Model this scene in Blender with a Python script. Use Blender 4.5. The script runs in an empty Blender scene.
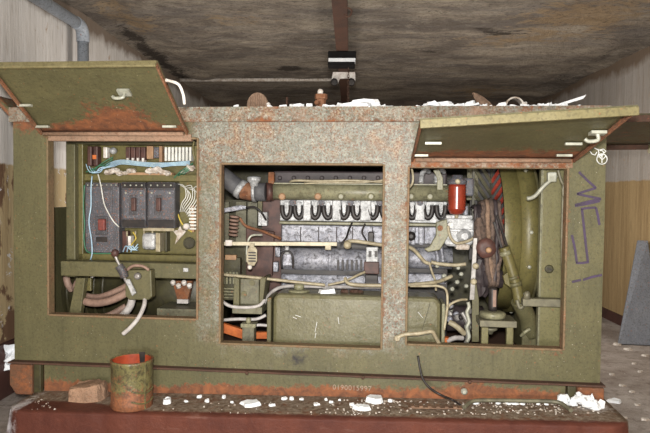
import bpy, bmesh, math, random
from mathutils import Vector, Matrix
random.seed(7)
sc = bpy.context.scene
COL = sc.collection
PI = math.pi

# ------------------------------------------------------------------ camera
F = 600.0
HOR, VPX, ROLL, EPS = 195.0, 350.0, 0.011, 0.056
CAM = Vector((0, 0, 1.25))
pitch = -math.atan((216.5 - HOR) / F); yaw = math.atan((VPX - 325) / F)
fw = Vector((-math.sin(yaw) * math.cos(pitch), math.cos(yaw) * math.cos(pitch), math.sin(pitch)))
R0 = Vector((math.cos(yaw), math.sin(yaw), 0)); U0 = R0.cross(fw)
RX = R0 * math.cos(ROLL) + U0 * math.sin(ROLL); UX = U0 * math.cos(ROLL) - R0 * math.sin(ROLL)
cd = bpy.data.cameras.new('camera'); cam = bpy.data.objects.new('camera', cd); COL.objects.link(cam)
m = Matrix((RX, UX, -fw)).transposed().to_4x4(); m.translation = CAM
cam.matrix_world = m
cd.sensor_fit = 'HORIZONTAL'; cd.sensor_width = 36; cd.lens = 36 * F / 650; cd.clip_start = 0.05
sc.camera = cam

# the generator's own frame: x along its front, y into it, z up
GM = Matrix.Translation((-0.2, 3.0, 0)) @ Matrix.Rotation(-EPS, 4, 'Z')
GI = GM.inverted(); WM = Matrix.Identity(4)
def ray(px, py): return fw + RX * ((px - 325) / F) - UX * ((py - 216.5) / F)
def P(px, py, y=0.0):                       # the point of the generator's frame at depth y seen at that pixel
    o = GI @ CAM; d = GI.to_3x3() @ ray(px, py); t = (y - o.y) / d.y
    return o + d * t
def PZ(px, py, z):
    o = GI @ CAM; d = GI.to_3x3() @ ray(px, py); t = (z - o.z) / d.z
    return o + d * t
def PX(px, py, x):
    o = GI @ CAM; d = GI.to_3x3() @ ray(px, py); t = (x - o.x) / d.x
    return o + d * t
def W(px, py, depth): return CAM + ray(px, py) * (depth / ray(px, py).y)

# ------------------------------------------------------------------ materials
def nodes(name):
    mt = bpy.data.materials.new(name); mt.use_nodes = True
    nt = mt.node_tree; return mt, nt, nt.nodes['Principled BSDF']
class NG:
    def __init__(s, nt): s.nt = nt
    def n(s, t, **k):
        o = s.nt.nodes.new(t)
        for a, v in k.items(): setattr(o, a, v)
        return o
    def l(s, a, b): s.nt.links.new(a, b)
    def val(s, sock, v):
        if hasattr(v, 'is_output') or isinstance(v, bpy.types.NodeSocket): s.l(v, sock)
        else: sock.default_value = v
    def math(s, op, a, b=0.0, c=None):
        o = s.n('ShaderNodeMath', operation=op); s.val(o.inputs[0], a); s.val(o.inputs[1], b)
        if c is not None: s.val(o.inputs[2], c)
        return o.outputs[0]
    def noise(s, vec, scale, detail=5, rough=.6, dist=0.0):
        o = s.n('ShaderNodeTexNoise'); s.l(vec, o.inputs['Vector'])
        o.inputs['Scale'].default_value = scale; o.inputs['Detail'].default_value = detail
        o.inputs['Roughness'].default_value = rough; o.inputs['Distortion'].default_value = dist
        return o.outputs['Fac']
    def step(s, v, a, b):
        o = s.n('ShaderNodeMapRange'); o.clamp = True; s.val(o.inputs[0], v)
        o.inputs[1].default_value = a; o.inputs[2].default_value = b
        return o.outputs[0]
    def mix(s, f, a, b):
        o = s.n('ShaderNodeMix', data_type='RGBA'); s.val(o.inputs[0], f)
        for i, v in ((6, a), (7, b)):
            if isinstance(v, tuple): o.inputs[i].default_value = (*v, 1)
            else: s.l(v, o.inputs[i])
        return o.outputs[2]
    def coord(s, scale=(1, 1, 1)):
        t = s.n('ShaderNodeTexCoord'); mp = s.n('ShaderNodeMapping'); s.l(t.outputs['Object'], mp.inputs[0])
        mp.inputs['Scale'].default_value = scale
        return mp.outputs[0]
    def bump(s, bsdf, h, strength=.3, dist=.01):
        b = s.n('ShaderNodeBump'); b.inputs['Strength'].default_value = strength; b.inputs['Distance'].default_value = dist
        s.l(h, b.inputs['Height']); s.l(b.outputs[0], bsdf.inputs['Normal'])
RUST1, RUST2 = (.24, .09, .038), (.10, .045, .026)
def paint(name, a, b, rust=.0, chips=.0, rough=.5, metal=0.0, bump=.3, chipcol=(.36, .34, .27), fadecol=(.235, .245, .205), r1=RUST1, r2=RUST2, sc_=1.0, spec=.35, grime=.0):
    """Weathered paint: two tones, rust patches, small chips; the mesh's wear attribute (rust, fade, soot) adds to them."""
    mt, nt, bs = nodes(name); g = NG(nt); v = g.coord()
    n1 = g.noise(v, 5 * sc_, 7, .65); n2 = g.noise(v, 38 * sc_, 6, .7); n3 = g.noise(v, 130 * sc_, 3, .6); n4 = g.noise(v, 17 * sc_, 6, .7, .6)
    at = g.n('ShaderNodeAttribute', attribute_name='wear'); sp = g.n('ShaderNodeSeparateColor'); g.l(at.outputs['Color'], sp.inputs[0])
    wr, wf, ws = sp.outputs[0], sp.outputs[1], sp.outputs[2]
    c = g.mix(g.step(n1, .35, .65), a, b)
    vst = g.coord((16 * sc_, 16 * sc_, 1.6 * sc_)); nst = g.noise(vst, 1.6, 5, .65)
    c = g.mix(g.math('MULTIPLY', g.step(nst, .55, .75), .25), c, tuple(x * 1.55 + .01 for x in a)); c = g.mix(g.math('MULTIPLY', g.step(nst, .45, .28), .4), c, tuple(x * .5 for x in b))
    # fade
    ff = g.step(g.math('ADD', g.math('MULTIPLY', n4, .7), g.math('MULTIPLY', wf, .65)), .52, .85)
    ff = g.math('MULTIPLY', ff, g.step(wf, .0, .25))
    n6 = g.noise(v, 9 * sc_, 6, .7, .8); n7 = g.noise(v, 75 * sc_, 5, .75)
    fc = g.mix(g.step(n2, .36, .62), fadecol, tuple(x * .55 for x in fadecol))
    fc = g.mix(g.math('MULTIPLY', g.step(n6, .505, .65), .7), fc, g.mix(g.step(n2, .38, .6), (.33, .22, .12), (.22, .13, .07)))
    n9 = g.noise(v, 105 * sc_, 3, .6)
    fc = g.mix(g.math('MULTIPLY', g.step(g.math('ADD', n9, g.math('MULTIPLY', n6, .25)), .665, .70), .9), fc, (.135, .062, .036))
    fc = g.mix(g.math('MULTIPLY', g.step(n7, .42, .38), .7), fc, (.36, .36, .33))
    c = g.mix(ff, c, fc)
    c = g.mix(g.math('MULTIPLY', g.step(n7, .5, .64), .55), c, (.045, .04, .022))
    # grime
    if grime: c = g.mix(g.math('MULTIPLY', g.step(n4, .47, .66), grime), c, (.02, .017, .015))
    # rust
    rr = g.math('ADD', g.math('ADD', g.math('MULTIPLY', n1, .45), g.math('MULTIPLY', n2, .55)), g.math('ADD', g.math('MULTIPLY', wr, .42), rust * .4))
    rm = g.step(rr, .66, .76)
    c = g.mix(rm, c, g.mix(g.step(n4, .36, .64), r1, r2))
    # speckle on worn faces
    sm = g.math('MULTIPLY', g.step(n3, .60, .66), g.math('MULTIPLY', g.step(wf, .1, .7), .75))
    c = g.mix(sm, c, (.19, .10, .06))
    if chips:
        n5 = g.noise(v, 120 * sc_, 2, .5); n8 = g.noise(v, 7 * sc_, 3, .6)
        cm = g.step(g.math('ADD', n5, g.math('MULTIPLY', n8, .12 * chips)), .755, .79); c = g.mix(g.math('MULTIPLY', cm, .8), c, chipcol)
        cr = g.step(g.math('ADD', g.noise(v, 55 * sc_, 3, .6), g.math('MULTIPLY', n8, .10 * chips)), .70, .74); c = g.mix(g.math('MULTIPLY', cr, .7), c, r1)
    c = g.mix(g.step(g.math('ADD', ws, g.math('MULTIPLY', g.math('SUBTRACT', n4, .5), 2.2)), .40, 1.05), c, (.018, .016, .018))
    g.l(c, bs.inputs['Base Color'])
    bs.inputs['Roughness'].default_value = rough; bs.inputs['Metallic'].default_value = metal
    bs.inputs['Specular IOR Level'].default_value = spec
    rg = g.math('ADD', g.math('MULTIPLY', rm, .3), rough); g.l(rg, bs.inputs['Roughness'])
    g.bump(bs, g.math('ADD', n2, g.math('MULTIPLY', rm, .5)), bump, .006)
    return mt
def plain(name, c, rough=.5, metal=0.0, c2=None, scale=20, spec=.4, bump=.1):
    mt, nt, bs = nodes(name); g = NG(nt); v = g.coord(); n = g.noise(v, scale, 5, .65)
    c2 = c2 or tuple(x * .6 for x in c)
    g.l(g.mix(g.step(n, .38, .64), c, c2), bs.inputs['Base Color'])
    bs.inputs['Roughness'].default_value = rough; bs.inputs['Metallic'].default_value = metal; bs.inputs['Specular IOR Level'].default_value = spec
    g.bump(bs, n, bump, .005); return mt

OL, OL2 = (.112, .103, .050), (.084, .079, .040)
M = {}
M['olive'] = paint('olive_paint', OL, OL2, rust=.0, chips=.6)
M['olive_rusty'] = paint('olive_paint_rusted', (.11, .10, .05), (.085, .075, .035), rust=.28, chips=.6)
M['olive_clean'] = paint('olive_paint_inside', (.130, .114, .042), (.098, .086, .032), rust=-.1, chips=.1, rough=.4)
M['olive_dark'] = paint('olive_paint_oily_and_shaded', (.06, .055, .024), (.035, .032, .016), rust=.05, grime=.5, rough=.45)  # dark olive: oily grime, and shade painted onto the right end hatch
M['sage'] = paint('pale_green_paint', (.235, .228, .145), (.175, .17, .105), rust=.05, grime=.4, chips=.5, rough=.4)
M['rust'] = paint('rusted_steel', (.24, .115, .062), (.15, .075, .042), rust=.5, chips=.7, chipcol=(.45, .38, .3), rough=.8)
M['rust_pale'] = paint('pale_rusted_rim', (.30, .185, .125), (.22, .145, .10), rust=.22, chips=.7, rough=.75)
M['rust_dark'] = paint('dark_rusted_steel', (.085, .04, .026), (.05, .027, .02), rust=.1, chips=.5, chipcol=(.25, .16, .1), rough=.8)
M['silver'] = paint('silver_engine_paint', (.40, .41, .46), (.24, .25, .30), rust=-.2, grime=.85, rough=.36, metal=.25, sc_=2.6, bump=.6, chips=.4, chipcol=(.6, .6, .62))
M['white_metal'] = paint('bright_cast_metal', (.50, .51, .52), (.32, .33, .34), rust=-.2, grime=.55, rough=.4, metal=.2, sc_=2.6, bump=.5)
M['black'] = plain('black_oily_metal', (.012, .011, .012), .5, c2=(.03, .024, .022))
M['bakelite'] = paint('dusty_black_bakelite', (.035, .035, .042), (.07, .07, .08), rust=-.4, chips=1.6, chipcol=(.3, .3, .33), rough=.5, sc_=2)
M['bakelite_grey'] = paint('dusty_grey_bakelite', (.10, .105, .125), (.06, .06, .07), rust=-.4, chips=2.0, chipcol=(.32, .32, .36), rough=.55, sc_=2)
M['plum'] = plain('dark_plum_iron', (.05, .038, .04), .55, c2=(.028, .022, .024))
M['maroon'] = plain('maroon_iron', (.085, .038, .03), .55, c2=(.04, .02, .018))
M['rubber'] = plain('grey_rubber_hose', (.06, .06, .066), .7, c2=(.10, .10, .105))
M['belt'] = plain('frayed_brown_belt', (.13, .09, .07), .85, c2=(.05, .036, .03), scale=60, bump=.5)
M['cable_pink'] = plain('pinkish_cable', (.28, .185, .145), .6, c2=(.18, .115, .09))
M['cable_grey'] = plain('pale_grey_cable', (.45, .43, .42), .6, c2=(.3, .28, .27))
M['cream'] = plain('cream_tube', (.36, .32, .22), .45, c2=(.22, .185, .12), scale=35)
M['ceramic_cream'] = plain('pale_cream_rod', (.50, .46, .34), .45, c2=(.36, .32, .23), scale=30)
M['grey_green'] = paint('grey_green_paint', (.155, .15, .10), (.11, .105, .07), rust=.05, grime=.4, chips=.5)
M['wire_blue'] = plain('pale_blue_wire', (.40, .56, .66), .5, c2=(.28, .42, .55))
M['wire_white'] = plain('white_wire', (.66, .66, .62), .5, c2=(.5, .5, .46))
M['wire_yellow'] = plain('yellow_wire', (.55, .42, .07), .5)
M['wire_green'] = plain('green_wire', (.05, .18, .1), .5)
M['steel'] = plain('worn_steel', (.32, .31, .30), .4, .5, c2=(.18, .17, .16))
M['red_filter'] = plain('red_filter_paint', (.23, .03, .014), .22, c2=(.15, .02, .01), spec=.7)
M['red'] = plain('red_primer', (.36, .055, .035), .5, c2=(.22, .03, .02))
M['orange'] = plain('orange_primer', (.62, .17, .04), .6, c2=(.42, .10, .025))
M['white'] = plain('white_plaster', (.80, .82, .84), .9, c2=(.66, .70, .74), scale=30, bump=.4)
M['paper'] = plain('white_paper', (.75, .78, .82), .8, c2=(.66, .7, .75))
M['ceramic'] = plain('white_ceramic', (.7, .68, .65), .35, c2=(.45, .4, .36))
M['tan'] = plain('tan_terminal', (.36, .22, .12), .6, c2=(.24, .14, .08))
M['dirty'] = plain('dirty_insulation_scraps', (.55, .52, .48), .9, c2=(.28, .22, .17), scale=40, bump=.5)
M['brick'] = paint('rusty_brick', (.33, .20, .13), (.24, .15, .10), rust=.18, chips=.8, rough=.9, bump=.5, sc_=2)
M['purple_ink'] = plain('purple_paint_mark', (.055, .035, .08), .6, c2=(.04, .028, .05))
M['chalk'] = plain('white_paint_mark', (.7, .72, .72), .8)
M['grey_board'] = paint('grey_painted_board', (.155, .165, .19), (.13, .14, .165), rust=-.05, chips=.8, rough=.6)
M['pipe'] = paint('blue_grey_pipe_paint', (.34, .375, .43), (.27, .30, .34), rust=.02, chips=.4, rough=.5)
M['bark'] = plain('brown_weathered_fibre', (.24, .16, .11), .9, c2=(.13, .085, .06), scale=50, bump=.5)
M['can_green'] = paint('olive_can_paint', (.16, .145, .06), (.10, .09, .04), rust=.2, chips=.5, rough=.3, grime=.85, sc_=2.4)
M['can_red'] = plain('orange_red_can_lining', (.42, .07, .025), .5, c2=(.26, .045, .02), scale=14)
M['wood_brown'] = plain('brown_wood', (.2, .12, .075), .7, c2=(.12, .07, .045))
M['serial'] = plain('stamped_digits', (.33, .25, .19), .8)
M['rust_rail'] = paint('rail_rust', (.085, .036, .022), (.05, .025, .018), rust=-.1, chips=.6, chipcol=(.35, .25, .16), rough=.8)
M['edge_rust'] = paint('rust_bitten_edge', (.15, .115, .06), (.20, .12, .07), rust=.24, chips=.8, rough=.7)
M['matte_black'] = plain('matte_black_paint', (.014, .013, .013), .9, spec=.1)
M['red_handle'] = plain('dusty_dark_red', (.20, .045, .035), .6, c2=(.11, .035, .03), scale=60)
M['skid_rust'] = paint('rusted_olive_skid', (.12, .06, .033), (.15, .065, .035), rust=.5, chips=.5, rough=.7)
M['sage_olive'] = paint('pale_olive_paint', (.155, .143, .07), (.125, .115, .052), rust=.0, chips=.2, rough=.35)
M['steel_olive'] = plain('greasy_grey_olive_steel', (.16, .15, .10), .5, .1, c2=(.09, .085, .06))
M['sage_lip'] = paint('faded_green_lip', (.185, .162, .085), (.15, .13, .062), rust=.1, chips=.3)
M['steel_pale'] = plain('pale_worn_steel', (.42, .43, .37), .45, .2, c2=(.25, .25, .2))
M['tank'] = paint('tank_green_paint', (.145, .137, .080), (.115, .108, .055), rust=.02, chips=.3, rough=.3, grime=.15)

# plinth: brown paint, plaster dust where the wear attribute says so
def plinth_mat():
    mt, nt, bs = nodes('brown_painted_concrete'); g = NG(nt); v = g.coord()
    n1 = g.noise(v, 4, 8, .7); n2 = g.noise(v, 40, 6, .75); n3 = g.noise(v, 14, 7, .7, .5); vs = g.coord((1, 1, 6)); n5 = g.noise(vs, 3, 5)
    at = g.n('ShaderNodeAttribute', attribute_name='wear'); sp = g.n('ShaderNodeSeparateColor'); g.l(at.outputs['Color'], sp.inputs[0])
    c = g.mix(g.step(n1, .35, .65), (.112, .037, .024), (.070, .024, .018))
    c = g.mix(g.math('MULTIPLY', g.step(n5, .64, .74), .35), c, (.28, .18, .15))
    deb = g.mix(g.step(n2, .36, .62), (.10, .062, .04), (.27, .22, .17)); deb = g.mix(g.step(n3, .52, .68), deb, (.15, .06, .03))
    dm = g.step(g.math('ADD', g.math('MULTIPLY', n3, .6), sp.outputs[0]), .62, .82); c = g.mix(dm, c, deb)
    wm = g.step(g.math('ADD', g.math('ADD', g.math('MULTIPLY', n3, .5), g.math('MULTIPLY', n2, .3)), sp.outputs[1]), .66, .84)
    c = g.mix(g.math('MULTIPLY', wm, .85), c, (.62, .62, .64))
    g.l(c, bs.inputs['Base Color']); bs.inputs['Specular IOR Level'].default_value = .15
    g.l(g.math('ADD', g.math('MULTIPLY', dm, .35), .5), bs.inputs['Roughness'])
    g.bump(bs, g.math('ADD', n2, n3), .45, .012); return mt
M['plinth'] = plinth_mat()
def floor_mat():
    mt, nt, bs = nodes('dirty_concrete_floor'); g = NG(nt); v = g.coord()
    n1 = g.noise(v, 1.1, 8, .7, .4); n2 = g.noise(v, 12, 8, .75); n3 = g.noise(v, 60, 4, .7)
    c = g.mix(g.step(n1, .38, .6), (.40, .36, .33), (.20, .165, .14)); c = g.mix(g.step(n2, .5, .7), c, (.13, .095, .075))
    c = g.mix(g.math('MULTIPLY', g.step(n3, .63, .68), .7), c, (.55, .53, .5))
    g.l(c, bs.inputs['Base Color']); bs.inputs['Roughness'].default_value = .9; g.bump(bs, g.math('ADD', n2, n3), .5, .02); return mt
M['floor'] = floor_mat()
def ceil_mat():
    mt, nt, bs = nodes('stained_peeling_ceiling'); g = NG(nt); v = g.coord((.6, 1.2, 1)); v2 = g.coord((1, 1.6, 1)); vl = g.coord((.3, 2.2, 1))
    at = g.n('ShaderNodeAttribute', attribute_name='wear'); sp = g.n('ShaderNodeSeparateColor'); g.l(at.outputs['Color'], sp.inputs[0])
    n1 = g.noise(v, 1.5, 10, .72, .3); n2 = g.noise(v2, 5, 10, .75, .3); n3 = g.noise(v2, 28, 8, .75); n5 = g.noise(vl, 4, 9, .72, .3); n6 = g.noise(v2, 90, 4, .7)
    c = g.mix(g.step(n1, .41, .57), (.50, .425, .335), (.20, .165, .135))
    c = g.mix(g.math('MULTIPLY', g.step(n5, .46, .6), .6), c, (.24, .215, .20))
    c = g.mix(g.math('MULTIPLY', g.step(n2, .53, .6), .5), c, (.50, .45, .38))
    oc = g.step(g.math('ADD', g.math('MULTIPLY', sp.outputs[1], .3), n2), .60, .72); c = g.mix(g.math('MULTIPLY', oc, .7), c, (.42, .28, .14))
    c = g.mix(g.math('MULTIPLY', g.step(n3, .52, .62), .7), c, (.085, .064, .05))
    c = g.mix(g.math('MULTIPLY', g.step(n6, .60, .68), .6), c, (.32, .29, .25))
    dk = g.step(g.math('ADD', g.math('MULTIPLY', sp.outputs[0], .34), g.math('ADD', g.math('MULTIPLY', n2, .6), g.math('MULTIPLY', n3, .4))), .66, .74); c = g.mix(g.math('MULTIPLY', dk, .9), c, (.04, .03, .024))
    crack = g.step(g.math('ABSOLUTE', g.math('SUBTRACT', n5, .5)), .006, .0); c = g.mix(g.math('MULTIPLY', crack, .6), c, (.05, .035, .028))
    g.l(c, bs.inputs['Base Color']); bs.inputs['Roughness'].default_value = .8; bs.inputs['Specular IOR Level'].default_value = .25
    g.bump(bs, g.math('ADD', g.math('ADD', n2, n5), g.math('MULTIPLY', n3, .7)), 1.0, .09); return mt
M['ceiling'] = ceil_mat()
def wall_mat(name, hi=(.50, .475, .44), hi2=(.40, .37, .335), lo=(.42, .33, .19), lo2=(.30, .22, .12), peel=.0):
    mt, nt, bs = nodes(name); g = NG(nt); v = g.coord(); vs = g.coord((5, 5, .25)); vb = g.coord((1, 1, .7))
    n1 = g.noise(vs, 2.2, 6, .7); n2 = g.noise(v, 9, 7, .7, .5); n3 = g.noise(vb, 2.2, 7, .65, .5); n4 = g.noise(vs, 14, 3, .6)
    tc = g.n('ShaderNodeTexCoord'); sx = g.n('ShaderNodeSeparateXYZ'); g.l(tc.outputs['Object'], sx.inputs[0])
    z = g.math('ADD', sx.outputs[2], g.math('MULTIPLY', g.math('SUBTRACT', n2, .5), .05))
    up = g.step(z, 1.41, 1.425)
    ch = g.mix(g.step(n1, .36, .64), hi, hi2); ch = g.mix(g.math('MULTIPLY', g.step(n4, .58, .66), .6), ch, (.24, .19, .15)); ch = g.mix(g.math('MULTIPLY', g.step(n2, .62, .68), .8), ch, (.30, .2, .12))
    cl = g.mix(g.step(n1, .36, .64), lo, lo2); cl = g.mix(g.math('MULTIPLY', g.step(n4, .58, .66), .5), cl, (.16, .11, .06))
    c = g.mix(up, cl, ch)
    if peel:
        dn = g.math('SUBTRACT', 1.0, up); c = g.mix(g.math('MULTIPLY', dn, g.step(g.math('ADD', n3, peel * .14), .60, .63)), c, (.13, .075, .045)); c = g.mix(g.math('MULTIPLY', dn, g.step(g.math('ADD', n2, peel * .12), .66, .69)), c, (.55, .55, .56))
    c = g.mix(g.math('MULTIPLY', g.step(g.math('ADD', sx.outputs[2], g.math('MULTIPLY', n3, .35)), 2.66, 2.74), .85), c, (.12, .08, .05))
    g.l(c, bs.inputs['Base Color']); bs.inputs['Roughness'].default_value = .85; bs.inputs['Specular IOR Level'].default_value = .2
    w = g.n('ShaderNodeTexWave', wave_type='BANDS', bands_direction='Y', wave_profile='SAW'); g.l(tc.outputs['Object'], w.inputs['Vector']); w.inputs['Scale'].default_value = 1.6; w.inputs['Distortion'].default_value = .4
    g.bump(bs, g.math('ADD', g.math('ADD', n1, g.math('MULTIPLY', n2, .4)), g.math('MULTIPLY', w.outputs['Fac'], .35)), .45, .02); return mt
M['wall_l'] = wall_mat('peeling_limewash_left', hi=(.56, .54, .52), hi2=(.46, .435, .41), peel=.6)
M['wall_r'] = wall_mat('limewash_over_ochre', hi=(.34, .315, .29), hi2=(.26, .235, .21), lo=(.33, .24, .125), lo2=(.22, .15, .075))
M['wall_b'] = plain('dark_brown_wall', (.10, .075, .058), .9, c2=(.05, .037, .03), scale=5, bump=.6)  # mottled dark brown over the whole back wall
M['dado'] = plain('dark_brown_skirting_paint', (.07, .03, .024), .6, c2=(.045, .022, .018), scale=6)

# ------------------------------------------------------------------ mesh building
class MB:
    def __init__(s): s.bm = bmesh.new()
    def quad(s, pts, smooth=False):
        f = s.bm.faces.new([s.bm.verts.new(p) for p in pts]); f.smooth = smooth; return s
    def box(s, x0, x1, y0, y1, z0, z1):
        if x0 > x1: x0, x1 = x1, x0
        if y0 > y1: y0, y1 = y1, y0
        if z0 > z1: z0, z1 = z1, z0
        v = [s.bm.verts.new((x, y, z)) for x in (x0, x1) for y in (y0, y1) for z in (z0, z1)]
        for f in ((0, 1, 3, 2), (4, 6, 7, 5), (0, 4, 5, 1), (2, 3, 7, 6), (0, 2, 6, 4), (1, 5, 7, 3)): s.bm.faces.new([v[i] for i in f])
        return s
    def pb(s, px0, py0, px1, py1, y, d):           # a box whose front face fills those pixels at depth y
        a, b = P(px0, py0, y), P(px1, py1, y); c_, e = P(px0, py1, y), P(px1, py0, y)
        return s.box((a.x + c_.x) / 2, (b.x + e.x) / 2, y, y + d, (b.z + c_.z) / 2, (a.z + e.z) / 2)
    def hull(s, A, B):                               # loft between two equal rings
        n = len(A); a = [s.bm.verts.new(p) for p in A]; b = [s.bm.verts.new(p) for p in B]
        for i in range(n): s.bm.faces.new((a[i], a[(i + 1) % n], b[(i + 1) % n], b[i]))
        s.bm.faces.new(a[::-1]); s.bm.faces.new(b); return s
    def prism(s, poly, y0, y1):                      # xz outline pushed back along y
        return s.hull([(x, y0, z) for x, z in poly], [(x, y1, z) for x, z in poly])
    def pp(s, pix, y, d):                            # the same from pixels
        q = [P(a, b, y) for a, b in pix]
        return s.prism([(v.x, v.z) for v in q], y, y + d)
    def bar(s, a, b, w, h, up=(0, 0, 1)):            # square bar from a to b
        a, b = Vector(a), Vector(b); d = (b - a).normalized(); up = Vector(up)
        if abs(d.dot(up)) > .95: up = Vector((0, 1, 0))
        r = d.cross(up).normalized(); u = r.cross(d)
        o = [r * (w / 2 * i) + u * (h / 2 * j) for i, j in ((-1, -1), (1, -1), (1, 1), (-1, 1))]
        return s.hull([a + q for q in o], [b + q for q in o])
    def tube(s, pts, r, n=10, smooth_path=True, closed=False):
        pts = [Vector(p) for p in pts]
        if smooth_path and len(pts) > 2:
            out = []
            L = len(pts)
            for i in range(L - 1):
                p0, p1, p2, p3 = pts[max(i - 1, 0)], pts[i], pts[i + 1], pts[min(i + 2, L - 1)]
                for k in range(6):
                    t = k / 6
                    out.append(.5 * ((2 * p1) + (p2 - p0) * t + (2 * p0 - 5 * p1 + 4 * p2 - p3) * t * t + (3 * p1 - p0 - 3 * p2 + p3) * t ** 3))
            pts = out + [pts[-1]]
        rad = (lambda i: r[0] + (r[1] - r[0]) * i / (len(pts) - 1)) if isinstance(r, tuple) else (lambda i: r)
        rings = []; prev = None
        for i, p in enumerate(pts):
            d = (pts[min(i + 1, len(pts) - 1)] - pts[max(i - 1, 0)])
            if d.length < 1e-9: d = Vector((0, 0, 1))
            d.normalize()
            if prev is None: u = d.orthogonal().normalized()
            else:
                u = prev - d * prev.dot(d); u = u.normalized() if u.length > 1e-6 else d.orthogonal().normalized()
            prev = u; w = d.cross(u)
            rings.append([s.bm.verts.new(p + (u * math.cos(2 * PI * k / n) + w * math.sin(2 * PI * k / n)) * rad(i)) for k in range(n)])
        for A, B in zip(rings, rings[1:]):
            for k in range(n):
                f = s.bm.faces.new((A[k], A[(k + 1) % n], B[(k + 1) % n], B[k])); f.smooth = True
        s.bm.faces.new(rings[0][::-1]); s.bm.faces.new(rings[-1]); return s
    def lathe(s, prof, o, axis=(0, 0, 1), n=24, smooth=True, cap=True, jit=0.0):
        o = Vector(o); ax = Vector(axis).normalized(); u = ax.orthogonal().normalized(); w = ax.cross(u); rings = []
        for t, r in prof:
            rings.append([s.bm.verts.new(o + ax * t + (u * math.cos(2 * PI * k / n) + w * math.sin(2 * PI * k / n)) * (r + (random.uniform(-jit, jit) if jit else 0))) for k in range(n)])
        for A, B in zip(rings, rings[1:]):
            for k in range(n):
                f = s.bm.faces.new((A[k], A[(k + 1) % n], B[(k + 1) % n], B[k])); f.smooth = smooth
        if cap:
            s.bm.faces.new(rings[0][::-1]); s.bm.faces.new(rings[-1])
        return s
    def cyl(s, a, b, r, n=16): a, b = Vector(a), Vector(b); return s.lathe([(0, r), ((b - a).length, r)], a, b - a, n)
    def blob(s, c, rx, ry, rz, seed=0, amp=.25, sub=2):
        rnd = random.Random(seed); t = bmesh.new(); bmesh.ops.create_icosphere(t, subdivisions=sub, radius=1)
        mp = {}
        for v in t.verts:
            k = 1 + rnd.uniform(-amp, amp); mp[v] = s.bm.verts.new((c[0] + v.co.x * rx * k, c[1] + v.co.y * ry * k, c[2] + v.co.z * rz * k))
        for f in t.faces: s.bm.faces.new([mp[v] for v in f.verts])
        t.free(); return s
    def flake(s, c, rx, ry, h, seed=0, tilt=.0):      # a thin broken plate lying at c
        rnd = random.Random(seed); n = rnd.randint(7, 11); a0 = rnd.uniform(0, 6)
        lo, hi = [], []
        for k in range(n):
            a = a0 + 2 * PI * k / n; q = rnd.uniform(.6, 1.1); x, y = math.cos(a) * rx * q, math.sin(a) * ry * q
            lo.append((c[0] + x, c[1] + y, c[2] + x * tilt + rx * abs(tilt))); hi.append((c[0] + x * .85, c[1] + y * .85, c[2] + h * rnd.uniform(.7, 1.2) + x * tilt + rx * abs(tilt)))
        return s.hull(lo, hi)
    def sheet(s, xs, zs, y, th, inside, fn=None):     # a plate standing at depth y, with holes where inside() is false
        xs = sorted(set(round(v, 5) for v in xs)); zs = sorted(set(round(v, 5) for v in zs)); vf, vb = {}, {}
        def V(d, i, j, yy):
            if (i, j) not in d:
                d[(i, j)] = s.bm.verts.new((xs[i], yy + (fn(xs[i], zs[j]) if fn else 0), zs[j]))
            return d[(i, j)]
        ok = {(i, j) for i in range(len(xs) - 1) for j in range(len(zs) - 1) if inside((xs[i] + xs[i + 1]) / 2, (zs[j] + zs[j + 1]) / 2)}
        for i, j in ok:
            q = ((i, j), (i + 1, j), (i + 1, j + 1), (i, j + 1))
            s.bm.faces.new([V(vf, a, b, y) for a, b in q]); s.bm.faces.new([V(vb, a, b, y + th) for a, b in q[::-1]])
            for (nb, e) in (((i, j - 1), (0, 1)), ((i + 1, j), (1, 2)), ((i, j + 1), (2, 3)), ((i - 1, j), (3, 0))):
                if nb not in ok:
                    a, b = q[e[0]], q[e[1]]; s.bm.faces.new((V(vf, *b, y), V(vf, *a, y), V(vb, *a, y + th), V(vb, *b, y + th)))
        return s

def finish(name, mb, mat, mtx_local, wear=None, bevel=0.0):
    bm = mb.bm
    me = bpy.data.meshes.new(name)
    bmesh.ops.recalc_face_normals(bm, faces=bm.faces[:])
    w = [wear(v.co.x, v.co.y, v.co.z) for v in bm.verts] if wear else None
    bmesh.ops.transform(bm, matrix=mtx_local, verts=bm.verts[:])
    bm.to_mesh(me); bm.free()
    if w:
        at = me.color_attributes.new('wear', 'FLOAT_COLOR', 'POINT')
        for i, c in enumerate(w): at.data[i].color = (*c, 1)
    me.materials.append(M[mat])
    o = bpy.data.objects.new(name, me); COL.objects.link(o)
    if bevel:
        b = o.modifiers.new('edge', 'BEVEL'); b.width = bevel; b.segments = 2; b.limit_method = 'ANGLE'; b.angle_limit = .8
    return o
BASE = {}
def tag(o, label, cat, group=None):
    o['label'] = label; o['category'] = cat
    if group: o['group'] = group
    return o
def thing(name, label, cat, base, frame=None, group=None):
    fr = GM if frame is None else frame
    o = bpy.data.objects.new(name, None); o.empty_display_size = .1; COL.objects.link(o)
    o.matrix_world = fr @ Matrix.Translation(base); BASE[o] = Vector(base)
    return tag(o, label, cat, group)
def part(name, mb, mat, parent, label=None, wear=None, bevel=0.0):
    b = BASE[parent]; o = finish(name, mb, mat, Matrix.Translation(-b), wear, bevel)
    o.parent = parent; BASE[o] = b
    if label: o['label'] = label
    return o
def solid(name, mb, mat, label, cat, frame=None, group=None, wear=None, bevel=0.0):
    fr = GM if frame is None else frame
    zs = [v.co for v in mb.bm.verts]
    c = Vector((sum(v.x for v in zs) / len(zs), sum(v.y for v in zs) / len(zs), min(v.z for v in zs)))
    o = finish(name, mb, mat, Matrix.Translation(-c), wear, bevel); o.matrix_world = fr @ Matrix.Translation(c); BASE[o] = c
    return tag(o, label, cat, group)
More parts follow.
